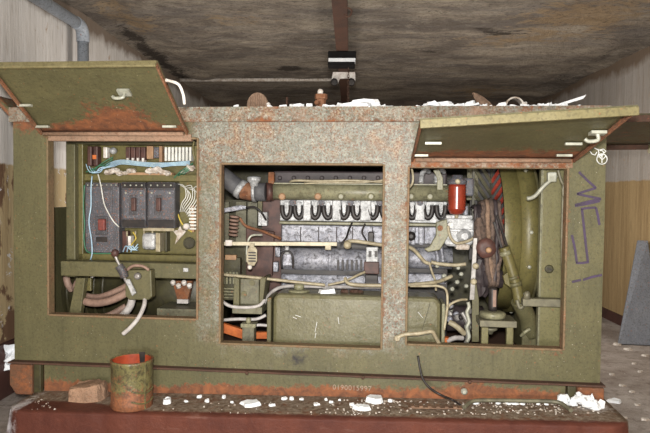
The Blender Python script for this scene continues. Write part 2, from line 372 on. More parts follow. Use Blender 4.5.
def struct(name, mb, mat, frame=WM, wear=None, bevel=0.0):
    o = finish(name, mb, mat, Matrix.Identity(4), wear, bevel); o.matrix_world = frame; o['kind'] = 'structure'; return o
def lin(a, b, step):
    n = max(1, int(abs(b - a) / step + .5)); return [a + (b - a) * i / n for i in range(n + 1)]
def cl(v, a=0.0, b=1.0): return max(a, min(b, v))
def pts(*q): return [P(a, b, y) for a, b, y in q]

# ================================================================== the room
XLW, XRW, ZC, YB, YF = -2.10, 2.68, 2.63, 8.9, -2.2
nz = lambda x, y, k: math.sin(x * 3.1 * k + 1.3 * math.sin(y * 2.3 * k)) * math.sin(y * 2.7 * k + 1.7 * math.sin(x * 1.9 * k))
mb = MB(); xs = lin(XLW, XRW, .08); ys = lin(YF, YB, .1)
grid = [[mb.bm.verts.new((x, y, ZC - .012 * nz(x, y, 1) - .009 * nz(x, y, 2.7) - (.05 * max(0, 1 - abs(x - XLW - .3) / .3) * nz(x, y, 2.1)) - (.04 * max(0, 1 - abs(XRW - .2 - x) / .2) * nz(x, y, 2.3)))) for y in ys] for x in xs]
for i in range(len(xs) - 1):
    for j in range(len(ys) - 1):
        f = mb.bm.faces.new((grid[i][j], grid[i + 1][j], grid[i + 1][j + 1], grid[i][j + 1])); f.smooth = True
stains = []
for px, py, sx, sy, k in ((131, 36, .10, .3, 1.), (148, 52, .10, .3, .8), (163, 64, .12, .35, .9), (182, 76, .15, .3, .9), (290, 68, .22, .12, .8), (225, 66, .3, .12, .5), (504, 33, .28, .10, 1.), (480, 28, .15, .07, .7), (430, 52, .2, .12, .7), (440, 12, .12, .06, .6), (560, 78, .2, .3, .6), (600, 55, .12, .3, .6), (335, 70, .7, .35, .35)):
    c = CAM + ray(px, py) * ((ZC - CAM.z) / ray(px, py).z); stains.append((c.x, c.y, sx, sy, k))
ochre = []
for px, py, sx, sy, k in ((590, 15, .5, .5, .9), (520, 40, .6, .25, .6), (130, 20, .2, .6, .7), (480, 92, .5, .5, .6), (240, 20, .4, .2, .5)):
    c = CAM + ray(px, py) * ((ZC - CAM.z) / ray(px, py).z); ochre.append((c.x, c.y, sx, sy, k))
gs = lambda L, x, y: cl(sum(k * math.exp(-((x - a) / p) ** 2 - ((y - b) / q) ** 2) for a, b, p, q, k in L))
struct('ceiling', mb, 'ceiling', wear=lambda x, y, z: (gs(stains, x, y), gs(ochre, x, y), cl((y - 5.2) / 3)))
struct('floor', MB().box(XLW, XRW, YF, YB, -.1, 0), 'floor')
struct('wall_left', MB().box(XLW - .2, XLW, YF, YB, 0, ZC + .1), 'wall_l')
struct('wall_right', MB().box(XRW, XRW + .2, YF, YB, 0, ZC + .1), 'wall_r')
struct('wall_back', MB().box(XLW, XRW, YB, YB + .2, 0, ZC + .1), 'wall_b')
struct('baseboard_left', MB().box(XLW, XLW + .025, YF, YB, 0, .33), 'dado')
struct('baseboard_right', MB().box(XRW - .02, XRW, YF, YB, 0, .10), 'dado')

# concrete plinth under the machine
ZP = .235
def zp(x): return .194 + .071 * cl((x - XL) / (XR - XL))
XL, XR = -1.573, 1.418
ZB = .185                                        # underside of the skid, bedded in the plinth
pxl, pxr, pyf = PZ(5, 410, .195).x, PZ(607, 408, ZP).x, PZ(300, 417, ZP).y
pxr = max(pxr, P(604, 385).x + .02)
mb = MB(); xs = lin(pxl, pxr, .03); ys = [pyf, pyf + .012, pyf + .03] + lin(pyf + .06, 1.5, .04); zs = lin(0, ZP - .012, .03)
rim = lambda x: .010 * math.sin(x * 9) * math.sin(x * 23 + 1) + .006 * math.sin(x * 51)
def pv(x, y, z):
    e = rim(x)
    k = cl(1 - (y - pyf) / .06)
    q = .0
    if x > pxr - .09: q = ((x - (pxr - .09)) / .09) ** 2 * .05
    if x < pxl + .09: q = (((pxl + .09) - x) / .09) ** 2 * .05
    return (x, y + abs(e) * k + q * k, (z - (abs(e) * .7) * k * (z / ZP)) * zp(x) / ZP)
top = [[mb.bm.verts.new(pv(x, y, ZP - (.010 if y == ys[0] else .003 if y == ys[1] else 0))) for y in ys] for x in xs]
for i in range(len(xs) - 1):
    for j in range(len(ys) - 1): mb.bm.faces.new((top[i][j], top[i + 1][j], top[i + 1][j + 1], top[i][j + 1])).smooth = True
fr = [[top[i][0]] + [mb.bm.verts.new(pv(x, pyf, z)) for z in zs[::-1]] for i, x in enumerate(xs)]
for i in range(len(xs) - 1):
    for j in range(len(zs)): mb.bm.faces.new((fr[i][j], fr[i][j + 1], fr[i + 1][j + 1], fr[i + 1][j])).smooth = True
for i in (0, len(xs) - 1):
    q = [mb.bm.verts.new((xs[i], y, 0)) for y in ys]
    for j in range(len(ys) - 1): mb.bm.faces.new((top[i][j], q[j], q[j + 1], top[i][j + 1]))
def pw(x, y, z):
    z = z * ZP / zp(x)
    t = cl((y - pyf - .02 - .10 * cl((-.75 - x) / .35)) / .05) if z > ZP - .03 else 0
    a = .15 + .5 * t
    wh = .02
    if y > pyf + .03 and z > ZP - .03:
        for cx, cy, s_, k in ((P(592, 400).x, -.1, .16, .34), (P(525, 400).x, -.13, .16, .22), (P(385, 400).x, -.12, .10, .12), (P(20, 390).x, -.2, .2, .2), (P(240, 390).x, -.2, .2, .06)): wh += k * math.exp(-((x - cx) / s_) ** 2 - ((y - cy) / .09) ** 2)
    if x < P(22, 410, pyf).x: wh += .26 * cl((P(22, 410, pyf).x - x) / .04)
    return (a, wh, 0)
struct('trim_plinth', mb, 'plinth', GM, pw)

# overhead monorail, trolleys, chain
RXX = -.085
t = thing('hoist_rail', 'long rusty brown steel rail running along the stained ceiling', 'rail', (RXX, 4.5, 2.49), WM)
mb = MB().box(RXX - .05, RXX + .05, -1.0, 8.0, 2.49, 2.503); part('bottom_flange', mb, 'rust_rail', t)
part('web', MB().box(RXX - .005, RXX + .005, -1.0, 8.0, 2.503, 2.60), 'rust_dark', t)
part('top_flange', MB().box(RXX - .05, RXX + .05, -1.0, 8.0, 2.60, 2.612), 'rust_dark', t)
hk = W(347, 12, 4.0); part('hook', MB().tube([(RXX + .05, 4.0, 2.49), (hk.x + .0, 4.0, hk.z + .03), (hk.x + .03, 4.0, hk.z + .01), (hk.x + .015, 4.0, hk.z - .03), (hk.x - .02, 4.0, hk.z - .02)], .006), 'rust_dark', t)
t = thing('hoist_trolley', 'black hoist trolley with a white stripe hanging on the ceiling rail', 'trolley', (RXX, 5.2, 2.38), WM)
a, b = W(328, 49, 5.2), W(356, 66, 5.2); h = a.z - b.z; zt = 2.488
part('body', MB().box(a.x, b.x, 5.2, 5.32, b.z + h * .45, min(a.z, zt)), 'matte_black', t, bevel=.008)
part('stripe', MB().box(a.x + .006, b.x - .006, 5.185, 5.3, b.z + h * .26, b.z + h * .44), 'white', t, 'white stripe')
part('lower_plate', MB().box(a.x, b.x - .01, 5.2, 5.32, b.z, b.z + h * .25), 'matte_black', t, bevel=.006)
t = thing('wheel_trolley', 'white chain trolley with two black wheels behind the black one', 'trolley', (RXX, 6.1, 2.36), WM)
a, b = W(331, 72, 6.1), W(355, 83, 6.1)
mb = MB().prism([(a.x, b.z + .01), (a.x + .02, a.z), (b.x - .0, a.z - .0), (b.x + .005, b.z + .02), (b.x - .03, b.z + .05), (a.x + .09, b.z + .045), (a.x + .07, b.z)], 6.1, 6.13)
mb.prism([(a.x + .08, a.z - .005), (a.x + .085, zt), (b.x - .085, zt), (b.x - .08, a.z - .005)], 6.12, 6.16)
part('side_plate', mb, 'ceramic', t, bevel=.003)
for wx in (a.x + .035, b.x - .035): part('wheel', MB().lathe([(0, .02), (.004, .036), (.05, .036), (.054, .02)], (wx, 6.06, b.z + .005), (0, 1, 0), 18), 'black', t)
mb = MB(); zt2 = W(343, 66, 5.26).z - .0
zc0 = 2.36
for k in range(26):
    c = Vector((RXX + .055, 5.26, zc0 - k * .025)); ax = Vector((1, 0, 0)) if k % 2 else Vector((0, 1, 0))
    mb.tube([c + ax * (.008 * math.cos(q)) + Vector((0, 0, .017 * math.sin(q))) for q in [i * PI / 4 for i in range(9)]], .0028, 5, False)
solid('hoist_chain', mb, 'rust_dark', 'thin rusty chain hanging from the black ceiling trolley', 'chain', WM)

# pipes on the left wall
t = thing('wall_pipe', 'thick blue grey pipe with an elbow on the left wall', 'pipe', (XLW + .12, 4.45, 1.0), WM)
e = W(80, 25, 4.4); e.z -= .05
part('level_run', MB().tube([(e.x - .0, 1.0, e.z + .05), (e.x, 4.33, e.z + .05)], .042, 16, False), 'pipe', t)
part('elbow', MB().tube([(e.x, 4.33, e.z + .05), (e.x, 4.40, e.z + .045), (e.x, 4.44, e.z + .01), (e.x, 4.45, e.z - .06)], .046, 16), 'pipe', t)
part('upright_run', MB().tube([(e.x, 4.45, e.z - .05), (e.x, 4.45, .0)], .040, 16, False), 'pipe', t)
z_ = ZC - .14
mb = MB().tube([(XLW + .05, 7.15, W(200, 80, 7.15).z), (RXX - .1, 7.15, W(200, 80, 7.15).z + .01)], .022, 10, False)
solid('conduit_pipe', mb, 'dirty', 'straight whitewashed conduit crossing under the dark end of the ceiling', 'pipe', WM)

# grey board leaning at the right wall
a0, a1, a2 = W(618, 322, 5.3), W(637, 240, 5.55), W(690, 238, 5.55)
mb = MB(); b0 = Vector((W(618, 322, 5.2).x, 5.2, .0)); tl = W(637, 241, 5.5)
q0 = [b0, Vector((2.655, 5.17, 0)), Vector((2.655, 5.47, tl.z)), tl]
nrm = (q0[1] - q0[0]).cross(q0[3] - q0[0]).normalized() * .025
mb.hull([v for v in q0], [v + nrm for v in q0])
solid('leaning_board', mb, 'grey_board', 'blue grey painted board leaning up beside the ochre wall', 'board', WM, bevel=.003)
# crumpled paper by the left skirting
mb = MB(); pc = W(12, 357, 3.5); zz = .0
rnd = random.Random(3)
g_ = [[mb.bm.verts.new((pc.x - .05 + .1 * i / 4 + rnd.uniform(-.012, .012), pc.y + rnd.uniform(-.03, .03), pc.z - .085 + .15 * j / 5 + rnd.uniform(-.01, .01))) for j in range(6)] for i in range(5)]
for i in range(4):
    for j in range(5): mb.bm.faces.new((g_[i][j], g_[i + 1][j], g_[i + 1][j + 1], g_[i][j + 1]))
o = solid('crumpled_paper', mb, 'paper', 'crumpled white paper caught between the machine and the left skirting', 'paper', WM)
sm_ = o.modifiers.new('thick', 'SOLIDIFY'); sm_.thickness = .004
# low concrete block at the left between wall and plinth
mb = MB().box(XLW + .03, pxl - .16 - .2, 3.3, 4.6, 0, .20)
pl = W(8, 385, 3.6)

# ================================================================== the enclosure
ZS, ZT, ZL = .357, 1.687, 1.613
O1 = (P(48, 230).x, P(198, 230).x, .602, P(120, 138).z)
O2 = (P(220, 260).x, P(383, 260).x, P(300, 346.5).z, P(300, 163.8).z)
O3 = (P(407, 260).x, P(566, 260).x, P(490, 347.5).z, P(490, 167).z)
HOLES = (O1, O2, O3)
enc = thing('generator_enclosure', 'long olive green steel generator housing with open side hatches on a brown plinth', 'generator housing', ((XL + XR) / 2, .6, ZP))
def inside(x, z): return not any(a < x < b and c < z < d for a, b, c, d in HOLES)
def clump(x, z, k=1.0): return .5 + .5 * math.sin(x * 7 * k + 2 * math.sin(z * 5 * k)) * math.sin(z * 8 * k + 2.2 * math.sin(x * 4 * k))
xm, xm2 = P(198, 250).x, P(407, 250).x
def panel_wear(x, y, z):
    zb = P(300, 346).z
    mid = cl((x - xm + .1) / .12) * cl((xm2 + .12 - x) / .14)          # centre section is far more weathered
    hgt = cl((z - zb + .05) / .12)
    post = cl((O2[0] + .02 - x) / .06) * cl((O2[3] + .12 - z) / .15); post2 = cl((x - O2[1] + .01) / .05) * cl((O2[3] + .05 - z) / .15)
    f = mid * (.25 + .75 * hgt) * (.72 + .28 * clump(x, z, 1.3)) * (1 - .40 * post - .15 * post2)
    r = .03 + mid * hgt * .10 * clump(x + .3, z, 1.7)
    e = 1e9
    for a, b, c, d in HOLES:
        dx = max(a - x, x - b, 0); dz = max(c - z, z - d, 0); e = min(e, math.hypot(dx, dz))
    r += .30 * cl(1 - e / .035)
    if z < ZS + .1: r += .12 * cl(1 - (z - ZS) / .06)
    if x < XL + .2 and z > 1.5: r += .6 * cl((z - 1.5) / .1)
    if .25 < (x - O2[0]) / (O2[1] - O2[0]) < 3 and z < zb: r += .0
    if x > xm2 and z < zb + .02: r += .18 * cl((z - zb + .08) / .08)
    s = .95 * math.exp(-((x - P(299, 358).x) / .07) ** 2 - ((z - P(299, 359).z) / .055) ** 2)
    return (r, f, s)
xs = lin(XL, XR, .035) + [v for h in HOLES for v in h[:2]]; zs = lin(ZS, ZL, .035) + [v for h in HOLES for v in h[2:]]
dent = lambda x, z: .003 * math.sin(x * 5.1 + z * 3) * math.sin(z * 6.3 + x)
part('front_panel', MB().sheet(xs, zs, 0, .035, inside, dent), 'olive', enc, wear=panel_wear)
# weathered rim along the roof edge
mb = MB().sheet(lin(XL - .01, XR + .01, .04), [ZL, ZL + .025, ZL + .05, ZT], -.02, .05, lambda x, z: True, lambda x, z: .003 * math.sin(x * 8))
part('roof_rim', mb, 'rust_pale', enc, wear=lambda x, y, z: (-.02 + .10 * clump(x, z, 1.9) + .25 * cl((ZL + .02 - z) / .02), .8 - .3 * clump(x, z, .8), 0))
part('roof', MB().box(XL, XR, .03, 1.25, ZT - .025, ZT - .005), 'olive_rusty', enc)
# rusted returns of each hatch opening
for h in HOLES:
    a, b, c, d = h; mb = MB(); w = .007
    mb.box(a - .004, a + w, -.008, .05, c, d); mb.box(b - w, b + .004, -.008, .05, c, d); mb.box(a + w, b - w, -.008, .05, c - .004, c + w); mb.box(a + w, b - w, -.008, .05, d - w, d + .004)
    part('opening_edge', mb, 'edge_rust', enc, 'rust-bitten opening edge', bevel=.003)
# ends, back and floor
for xe, sgn in ((XL, 1), (XR, -1)):
    ya, yb, za, zb2 = .16, 1.05, (1.16 if sgn > 0 else .5), 1.575
    mb = MB(); x1 = xe + sgn * .03
    mb.box(xe, x1, .035, ya, ZS, ZT - .03).box(xe, x1, yb, 1.25, ZS, ZT - .03).box(xe, x1, ya, yb, ZS, za).box(xe, x1, ya, yb, zb2, ZT - .03)
    part('end_panel', mb, 'olive', enc, bevel=.003)
mb = MB().box(XL, XR, 1.25, 1.28, ZS, ZT - .006); part('back_panel', mb, 'olive_dark', enc)
part('floor_pan', MB().box(XL + .03, XR - .03, .04, 1.25, ZS + .01, ZS + .04), 'rust_dark', enc)
# skid
ye = -.02
mb = MB().box(XL + .17, XR - .17, ye + .03, .12, ZB, ZS - .02)
def skid_wear(x, y, z): return ((.75 + .55 * clump(x, z * .3, .9)) * cl(1 - (z - zp(x) - .01) / .065) + .06 * clump(x, z, 2.2) + .22 * cl((-1.0 - x) / .3) + .5 * math.exp(-((x - P(470, 385).x) / .10) ** 2) + .1 * cl((x - .3) / .4), .12, 0)
xs = lin(XL + .165, XR - .16, .03); mb = MB().sheet(xs, lin(ZB, ZS - .012, .02), ye + .02, .05, lambda x, z: True)
skid = part('base_skid', mb, 'olive', enc, wear=skid_wear)
part('skid_lip', MB().sheet(lin(XL - .012, XR + .012, .05), [ZS - .009, ZS + .001], -.042, .09, lambda x, z: True, lambda x, z: .002 * math.sin(x * 17)), 'rust_dark', enc, bevel=.002)
for xa, xb, q in ((XL - .005, XL + .165, 1), (XR - .16, XR + .008, 0)):
    mb = MB(); xw = xb if q else xa; s2 = -1 if q else 1
    poly = [(xa + .0, ZS - .013), (xa + (.0 if not q else .0), ZB + .05), (xa + (.03 if q else 0), ZB), (xb - (0 if q else .03), ZB), (xb, ZP + (.0 if q else .05)), (xb, ZS - .013)]
    if q: poly = [(xa, ZS - .013), (xa, ZB + .05), (xa + .035, ZB), (xb - .045, ZB), (xb - .045, ZS - .013)]
    else: poly = [(xa + .045, ZS - .013), (xa + .045, ZB), (xb - .03, ZB), (xb, ZB + .045), (xb, ZS - .013)]
    mb.prism(poly, -.04, .2)
    part('skid_end', mb, 'skid_rust', enc, bevel=.006)
    xr_ = xb - .045 if q else xa
    part('skid_rib', MB().prism([(xr_ + .003, ZS - .013), (xr_ + .003, ZB), (xr_ + .042, ZB), (xr_ + .042, ZS - .013)], -.03, .0), 'olive_dark', enc, bevel=.004)
part('rear_skid', MB().box(XL, XR, 1.15, 1.27, ZB, ZS), 'olive_rusty', enc)
def text_mesh(body, size, loc, depth=.0015, rot=(PI / 2, 0, 0)):
    c = bpy.data.curves.new('t', 'FONT'); c.body = body; c.size = size; c.extrude = depth; c.align_x = 'CENTER'; c.align_y = 'CENTER'; c.space_character = 1.1
    o = bpy.data.objects.new('t', c); COL.objects.link(o); bpy.context.view_layer.update()
    me = bpy.data.meshes.new_from_object(o.evaluated_get(bpy.context.evaluated_depsgraph_get())); bpy.data.objects.remove(o)
    mb = MB(); mb.bm.from_mesh(me)
    bmesh.ops.transform(mb.bm, matrix=Matrix.Translation(loc) @ Matrix.Rotation(PI / 2, 4, 'X'), verts=mb.bm.verts[:]); return mb
sp_ = P(352, 388, ye + .02)
part('serial_number', text_mesh('0190015997', .036, (sp_.x, ye + .0195, sp_.z)), 'serial', skid, 'pale stamped serial digits')
for px in (124, 247, 363, 470): v = P(px, 374 if px > 200 else 367, -.045); part('lip_bolt', MB().lathe([(0, .009), (.006, .009), (.009, .004)], (v.x, -.044, ZS - .006), (0, -1, 0), 8), 'rust_dark', enc)

# hatches held open: plate, turned lips, latches
def hatch(A, Bv, Cv, Dv, mat, wear, latches, lip=.032, edge='rust'):
    """A,B hinge ends, D,C outer ends; the plate hangs between, lips turn down at the outer and side edges."""
    A, Bv, Cv, Dv = [Vector(v) for v in (A, Bv, Cv, Dv)]
    nrm = (Bv - A).cross(Dv - A).normalized()
    if nrm.z < 0: nrm = -nrm
    mb = MB(); nu, nv = 26, 14
    def S(u, v, k): return (A.lerp(Bv, u)).lerp(Dv.lerp(Cv, u), v) + nrm * (k + .006 * math.sin(u * PI) * math.sin(v * PI))
    g0 = [[mb.bm.verts.new(S(i / nu, j / nv, 0)) for j in range(nv + 1)] for i in range(nu + 1)]
    g1 = [[mb.bm.verts.new(S(i / nu, j / nv, .008)) for j in range(nv + 1)] for i in range(nu + 1)]
    for i in range(nu):
        for j in range(nv):
            mb.bm.faces.new((g0[i][j], g0[i + 1][j], g0[i + 1][j + 1], g0[i][j + 1])).smooth = True; mb.bm.faces.new((g1[i][j], g1[i][j + 1], g1[i + 1][j + 1], g1[i + 1][j])).smooth = True
    for i in range(nu):
        for j in (0, nv): mb.bm.faces.new((g0[i][j], g0[i + 1][j], g1[i + 1][j], g1[i][j]))
    for j in range(nv):
        for i in (0, nu): mb.bm.faces.new((g0[i][j], g0[i][j + 1], g1[i][j + 1], g1[i][j]))
    def ww(x, y, z):
        p = Vector((x, y, z)) - A; e1, e2 = Bv - A, Dv - A
        return wear(p.dot(e1) / e1.length_squared, p.dot(e2) / e2.length_squared)
    d = part('hatch_door', mb, mat, enc, wear=ww)
    lp = MB(); dn = -nrm; o_ = (Cv - Bv).normalized()
    lp.hull([Dv, Cv, Cv + o_ * .012, Dv + o_ * .012], [Dv + dn * lip + nrm * 0, Cv + dn * lip, Cv + dn * lip + o_ * .012, Dv + dn * lip + o_ * .012])
    part('outer_lip', lp, 'sage_lip', d, bevel=.003)
    for X0, X1 in ((A, Dv), (Bv, Cv)):
        s_ = (Bv - A).normalized() * (.010 if X0 is A else -.010); sl = MB()
        sl.hull([X0, X1, X1 + s_, X0 + s_], [X0 + dn * lip * .55, X1 + dn * lip * .55, X1 + dn * lip * .55 + s_, X0 + dn * lip * .55 + s_]); part('side_lip', sl, edge, d, 'rusty turned side edge', bevel=.002)
    for (u, v, kind) in latches:
        c = S(u, v, -.004); e1 = (Bv - A).normalized(); e2 = (Dv - A).normalized()
        lm = MB()
        if kind == 'latch':
            lm.hull([c - e1 * .03 - e2 * .02, c + e1 * .03 - e2 * .02, c + e1 * .03 + e2 * .02, c - e1 * .03 + e2 * .02], [q + dn * .012 for q in (c - e1 * .03 - e2 * .02, c + e1 * .03 - e2 * .02, c + e1 * .03 + e2 * .02, c - e1 * .03 + e2 * .02)])
            lm.tube([c + dn * .01, c + dn * .035, c + dn * .04 - e1 * .035, c + dn * .03 - e1 * .05], .008, 8)
            part('latch', lm, 'steel_pale', d, 'pale steel latch', bevel=.002)
        else:
            lm.bar(c - e1 * .035 + dn * .006, c + e1 * .035 + dn * .006, .02, .012); part('hinge_tab', lm, 'steel_pale', d, bevel=.002)
    hg = MB(); hg.cyl(A + Vector((.02, -.012, -.008)), Bv + Vector((-.02, -.012, -.008)), .011, 10)
    part('hinge', hg, 'rust_pale', d)
    return d
def outer(pxa, pya, X): v = PX(pxa, pya, X); return v
hz1, hz3 = P(120, 133).z, P(490, 159).z
xa, xb = P(44, 131).x, P(190, 131).x
c1 = outer(157.5, 62, xb); D1 = (xa, c1.y, c1.z)
lw = lambda u, v: (.08 + 1.15 * math.exp(-((u - .56) / .22) ** 2) * cl(1 - v / .62) + .75 * cl(1 - v / .2) + .12 * clump(u * 2, v * 2), .05, 0)
hatch((xa, -.025, hz1), (xb, -.025, hz1), (xb, c1.y, c1.z), D1, 'olive', lw, [(.72, .62, 'latch'), (.9, .12, 'tab'), (.05, .12, 'tab'), (.04, .45, 'tab')])
xa3, xb3 = P(411, 158).x, P(573, 158).x
c3 = outer(638, 107, xb3)
rw = lambda u, v: (.04 + 1.1 * cl(1 - v / .33) + .1 * clump(u * 3, v * 2), .05, 0)
d3 = P(420, 120.5, c3.y)
hatch((xa3, -.025, hz3), (xb3, -.025, hz3), (xb3, c3.y, c3.z), tuple(d3), 'olive', rw, [(.1, .5, 'tab'), (.94, .62, 'latch'), (.9, .14, 'tab'), (.05, .16, 'tab'), (.88, .4, 'tab')])
# end hatches
hatch((XR + .012, .10, 1.655), (XR + .012, 1.24, 1.60), (2.12, 1.24, 1.61), (2.12, .10, 1.665), 'olive_dark', lambda u, v: (.3, .1, 0), [], edge='rust_dark', lip=.06)  # right hatch: darker paint stands in for the shade on its underside
hatch((XL - .012, .14, 1.585), (XL - .012, 1.06, 1.585), (XL - .22, 1.06, 1.775), (XL - .20, .14, 1.775), 'olive', lambda u, v: (.45, .1, 0), [])
# rails that carry the hinges above the two end openings
part('hinge_rail', MB().pb(48, 134, 191, 141, -.012, .04), 'rust_pale', enc, 'pale rusty hinge rail', bevel=.003)
part('hinge_rail', MB().pb(411, 157, 573, 167.5, -.014, .05), 'rust_pale', enc, 'pale rusty hinge rail', wear=lambda x, y, z: (.25, .5, 0), bevel=.003)
# stay rod on the left hatch (pale bent handle behind it)
v0 = P(166, 80, -.55); v1 = P(178, 84, -.5); v2 = P(183, 94, -.48)
part('handle', MB().tube([v0, v1, v2, v2 + Vector((0, .02, -.04))], .0065, 10), 'ceramic', enc, 'white bent rod handle')

# painted marks
def ribbon(mb, pix, w, y=-.0035):
    q = [P(a, b, y) for a, b in pix]; L = []
    for i in range(len(q)):
        d = (q[min(i + 1, len(q) - 1)] - q[max(i - 1, 0)]).normalized(); nn = Vector((-d.z, 0, d.x)); L.append((q[i] + nn * w / 2, q[i] - nn * w / 2))
    for (a, b), (c, d) in zip(L, L[1:]):
        f = [a, b, d, c]; mb.hull([v for v in f], [v + Vector((0, .002, 0)) for v in f])
def dense(pix, n=5):
    out = []
    for a, b in zip(pix, pix[1:]): out += [(a[0] + (b[0] - a[0]) * i / n, a[1] + (b[1] - a[1]) * i / n) for i in range(n)]
    return out + [pix[-1]]
mb = MB()
for st in ([(579, 172), (587, 180), (596, 188)], [(596, 188), (586, 191), (577, 194)], [(577, 194), (589, 196.5), (601, 199)], [(601, 199), (589, 201.5), (575, 205)], [(575, 206), (587, 204), (600, 201)],
           [(581, 209), (588, 208), (596, 207.5)], [(596, 207.5), (598, 216), (599.5, 225)], [(582, 209), (584, 227), (586, 246), (588, 262)], [(576, 263), (582, 263), (589, 262)], [(572, 235), (575, 249), (577, 263)], [(572, 282), (581, 280)], [(583, 280), (592, 277), (602, 275)]):
    mb = MB(); ribbon(mb, st, .011); part('graffiti_stroke', mb, 'purple_ink', enc, 'dark purple graffiti stroke')
mb = MB()
circ = lambda cx, cy, r, a0=0, a1=2 * PI, n=16: [(cx + r * math.cos(a0 + (a1 - a0) * i / n), cy + r * math.sin(a0 + (a1 - a0) * i / n)) for i in range(n + 1)]
for st in (circ(602, 159, 5.2), [(590, 151), (592, 154), (595, 155), (597, 152)], [(594, 148), (599, 150), (604, 149)], [(598, 149), (599, 153), (597, 157), (601, 157)], circ(601, 153, 2.6, -2, 3), [(602, 154), (602, 163)], [(599, 156), (602, 160), (606, 156)], [(603, 149), (606, 151), (603, 154)]):
    ribbon(mb, st, .0038, -.004)
part('tag_mark', mb, 'chalk', enc, 'small white scribbled tag')

# ================================================================== left bay: control cabinet
yc = .22
cab = thing('control_cabinet', 'olive electrical cabinet with dusty breakers and loose wiring in the left hatch', 'electrical cabinet', (P(135, 262, yc).x, yc, P(135, 262, yc).z))
part('back_plate', MB().pb(80, 142, 199, 262, yc + .06, .01), 'olive_clean', cab)
part('upright', MB().pb(66, 144, 75, 277, yc - .06, .16), 'olive', cab, bevel=.004)
part('upright', MB().pb(76, 144, 83, 262, yc - .02, .10), 'olive_clean', cab, bevel=.004)
part('bottom_rail', MB().pb(78, 254.5, 199, 261, yc - .02, .08), 'olive_clean', cab, bevel=.004)
part('shelf_rail', MB().pb(82, 174.5, 199, 181, yc, .06), 'olive_clean', cab, bevel=.003)
part('roof_strip', MB().pb(66, 141.5, 199, 144.5, yc - .02, .1), 'olive_dark', cab)
def breaker(px0, py0, px1, py1, mat, d=.08):
    o = part('circuit_breaker', MB().pb(px0, py0, px1, py1, yc + .06 - d, d), mat, cab, bevel=.006); return o
yb_ = yc - .02
cb = breaker(85, 182.5, 119, 253, 'bakelite_grey')
part('cover_plate', MB().pb(92, 190, 112, 214, yb_ - .006, .008), 'bakelite_grey', cb, bevel=.003)
part('handle_recess', MB().pb(95, 216, 107, 235, yb_ - .008, .01), 'bakelite', cb, bevel=.003)
part('toggle_handle', MB().pb(97.5, 219, 104.5, 230.5, yb_ - .03, .03), 'red_handle', cb, 'dull red breaker handle', bevel=.006)
part('label_plate', MB().pb(96, 237, 107, 242, yb_ - .004, .006), 'black', cb)
part('top_strip', MB().pb(86, 183, 118, 187, yb_ - .01, .012), 'bakelite', cb)
for x0, x1, hx in ((121, 146, 133), (147, 175, 158)):
    cb = breaker(x0, 182, x1, 228, 'bakelite', .085)
    part('face_plate', MB().pb(x0 + 2, 190, x1 - 1, 219, yb_ - .012, .01), 'bakelite_grey', cb, bevel=.003)
    part('handle_recess', MB().pb(hx - 4, 195, hx + 4, 215, yb_ - .016, .01), 'bakelite', cb, bevel=.002)
    part('toggle_handle', MB().pb(hx - 2.2, 198, hx + 2.2, 211, yb_ - .035, .03), 'maroon', cb, 'brown breaker handle', bevel=.004)
    part('arc_vent', MB().pb(x0 + 1, 220, x1 - 1, 227, yb_ - .012, .01), 'black', cb, bevel=.002)
    part('top_strip', MB().pb(x0 + 1, 183, x1 - 1, 188, yb_ - .014, .014), 'black', cb, bevel=.002)
    for k in range(4):
        v = P(x0 + 4 + k * (x1 - x0 - 8) / 3, 185.3, yb_ - .014); part('terminal_screw', MB().lathe([(0, .005), (.004, .005), (.006, .002)], v, (0, -1, 0), 8), 'steel_pale', cb)
    for k in range(2):
        v = P(x0 + 5 + k * (x1 - x0 - 10), 193, yb_ - .012); part('terminal_screw', MB().lathe([(0, .006), (.005, .006), (.007, .002)], v, (0, -1, 0), 8), 'steel_pale', cb)
for k in range(7):
    v = P(88 + k * 4.7, 185, yb_ - .01); part('terminal_screw', MB().lathe([(0, .004), (.004, .004), (.005, .002)], v, (0, -1, 0), 8), 'steel_pale', cab)
part('screw_rail', MB().pb(143, 228, 174, 231, yc + .0, .02), 'cream', cab)
for k in range(4): v = P(127 + k * 8.5, 231, yc); part('stud', MB().cyl(v, v + Vector((0, 0, -.03)), .005, 8), 'cream', cab)
part('transformer', MB().pb(141, 233, 155, 250, yc - .02, .08), 'white_metal', cab, 'grey white transformer block', bevel=.02)
part('side_bracket', MB().pb(155.5, 233, 160, 252, yc - .01, .07), 'cream', cab, bevel=.003)
part('side_bracket', MB().pb(164, 232, 166.5, 252, yc + .0, .06), 'olive_dark', cab, bevel=.003)
part('fuse_holder', MB().pb(127.5, 236, 130.5, 248, yc - .0, .05), 'ceramic', cab, bevel=.004)
part('fuse_holder', MB().pb(122, 231, 127, 252, yc + .0, .05), 'maroon', cab, bevel=.004)
part('star_bracket', MB().pp([(173, 231), (178, 230), (180, 226), (182, 230), (186, 231), (183, 235), (180, 238), (175, 244), (177, 236)], yc + .03, .012), 'dirty', cab)
v = P(189.5, 243, yc + .05); part('port_hole', MB().lathe([(0, .033), (.012, .033), (.012, .027), (.004, .027)], v, (0, -1, 0), 24), 'olive_dark', cab)
v = P(189.5, 244, yc + .055); part('port_disc', MB().lathe([(0, .026), (.002, .026)], v, (0, -1, 0), 24), 'maroon', cab)
v = P(187, 226.5, yc + .02); part('white_cap', MB().lathe([(0, .02), (.02, .018), (.03, .008)], v, (0, -1, 0), 14), 'ceramic', cab)
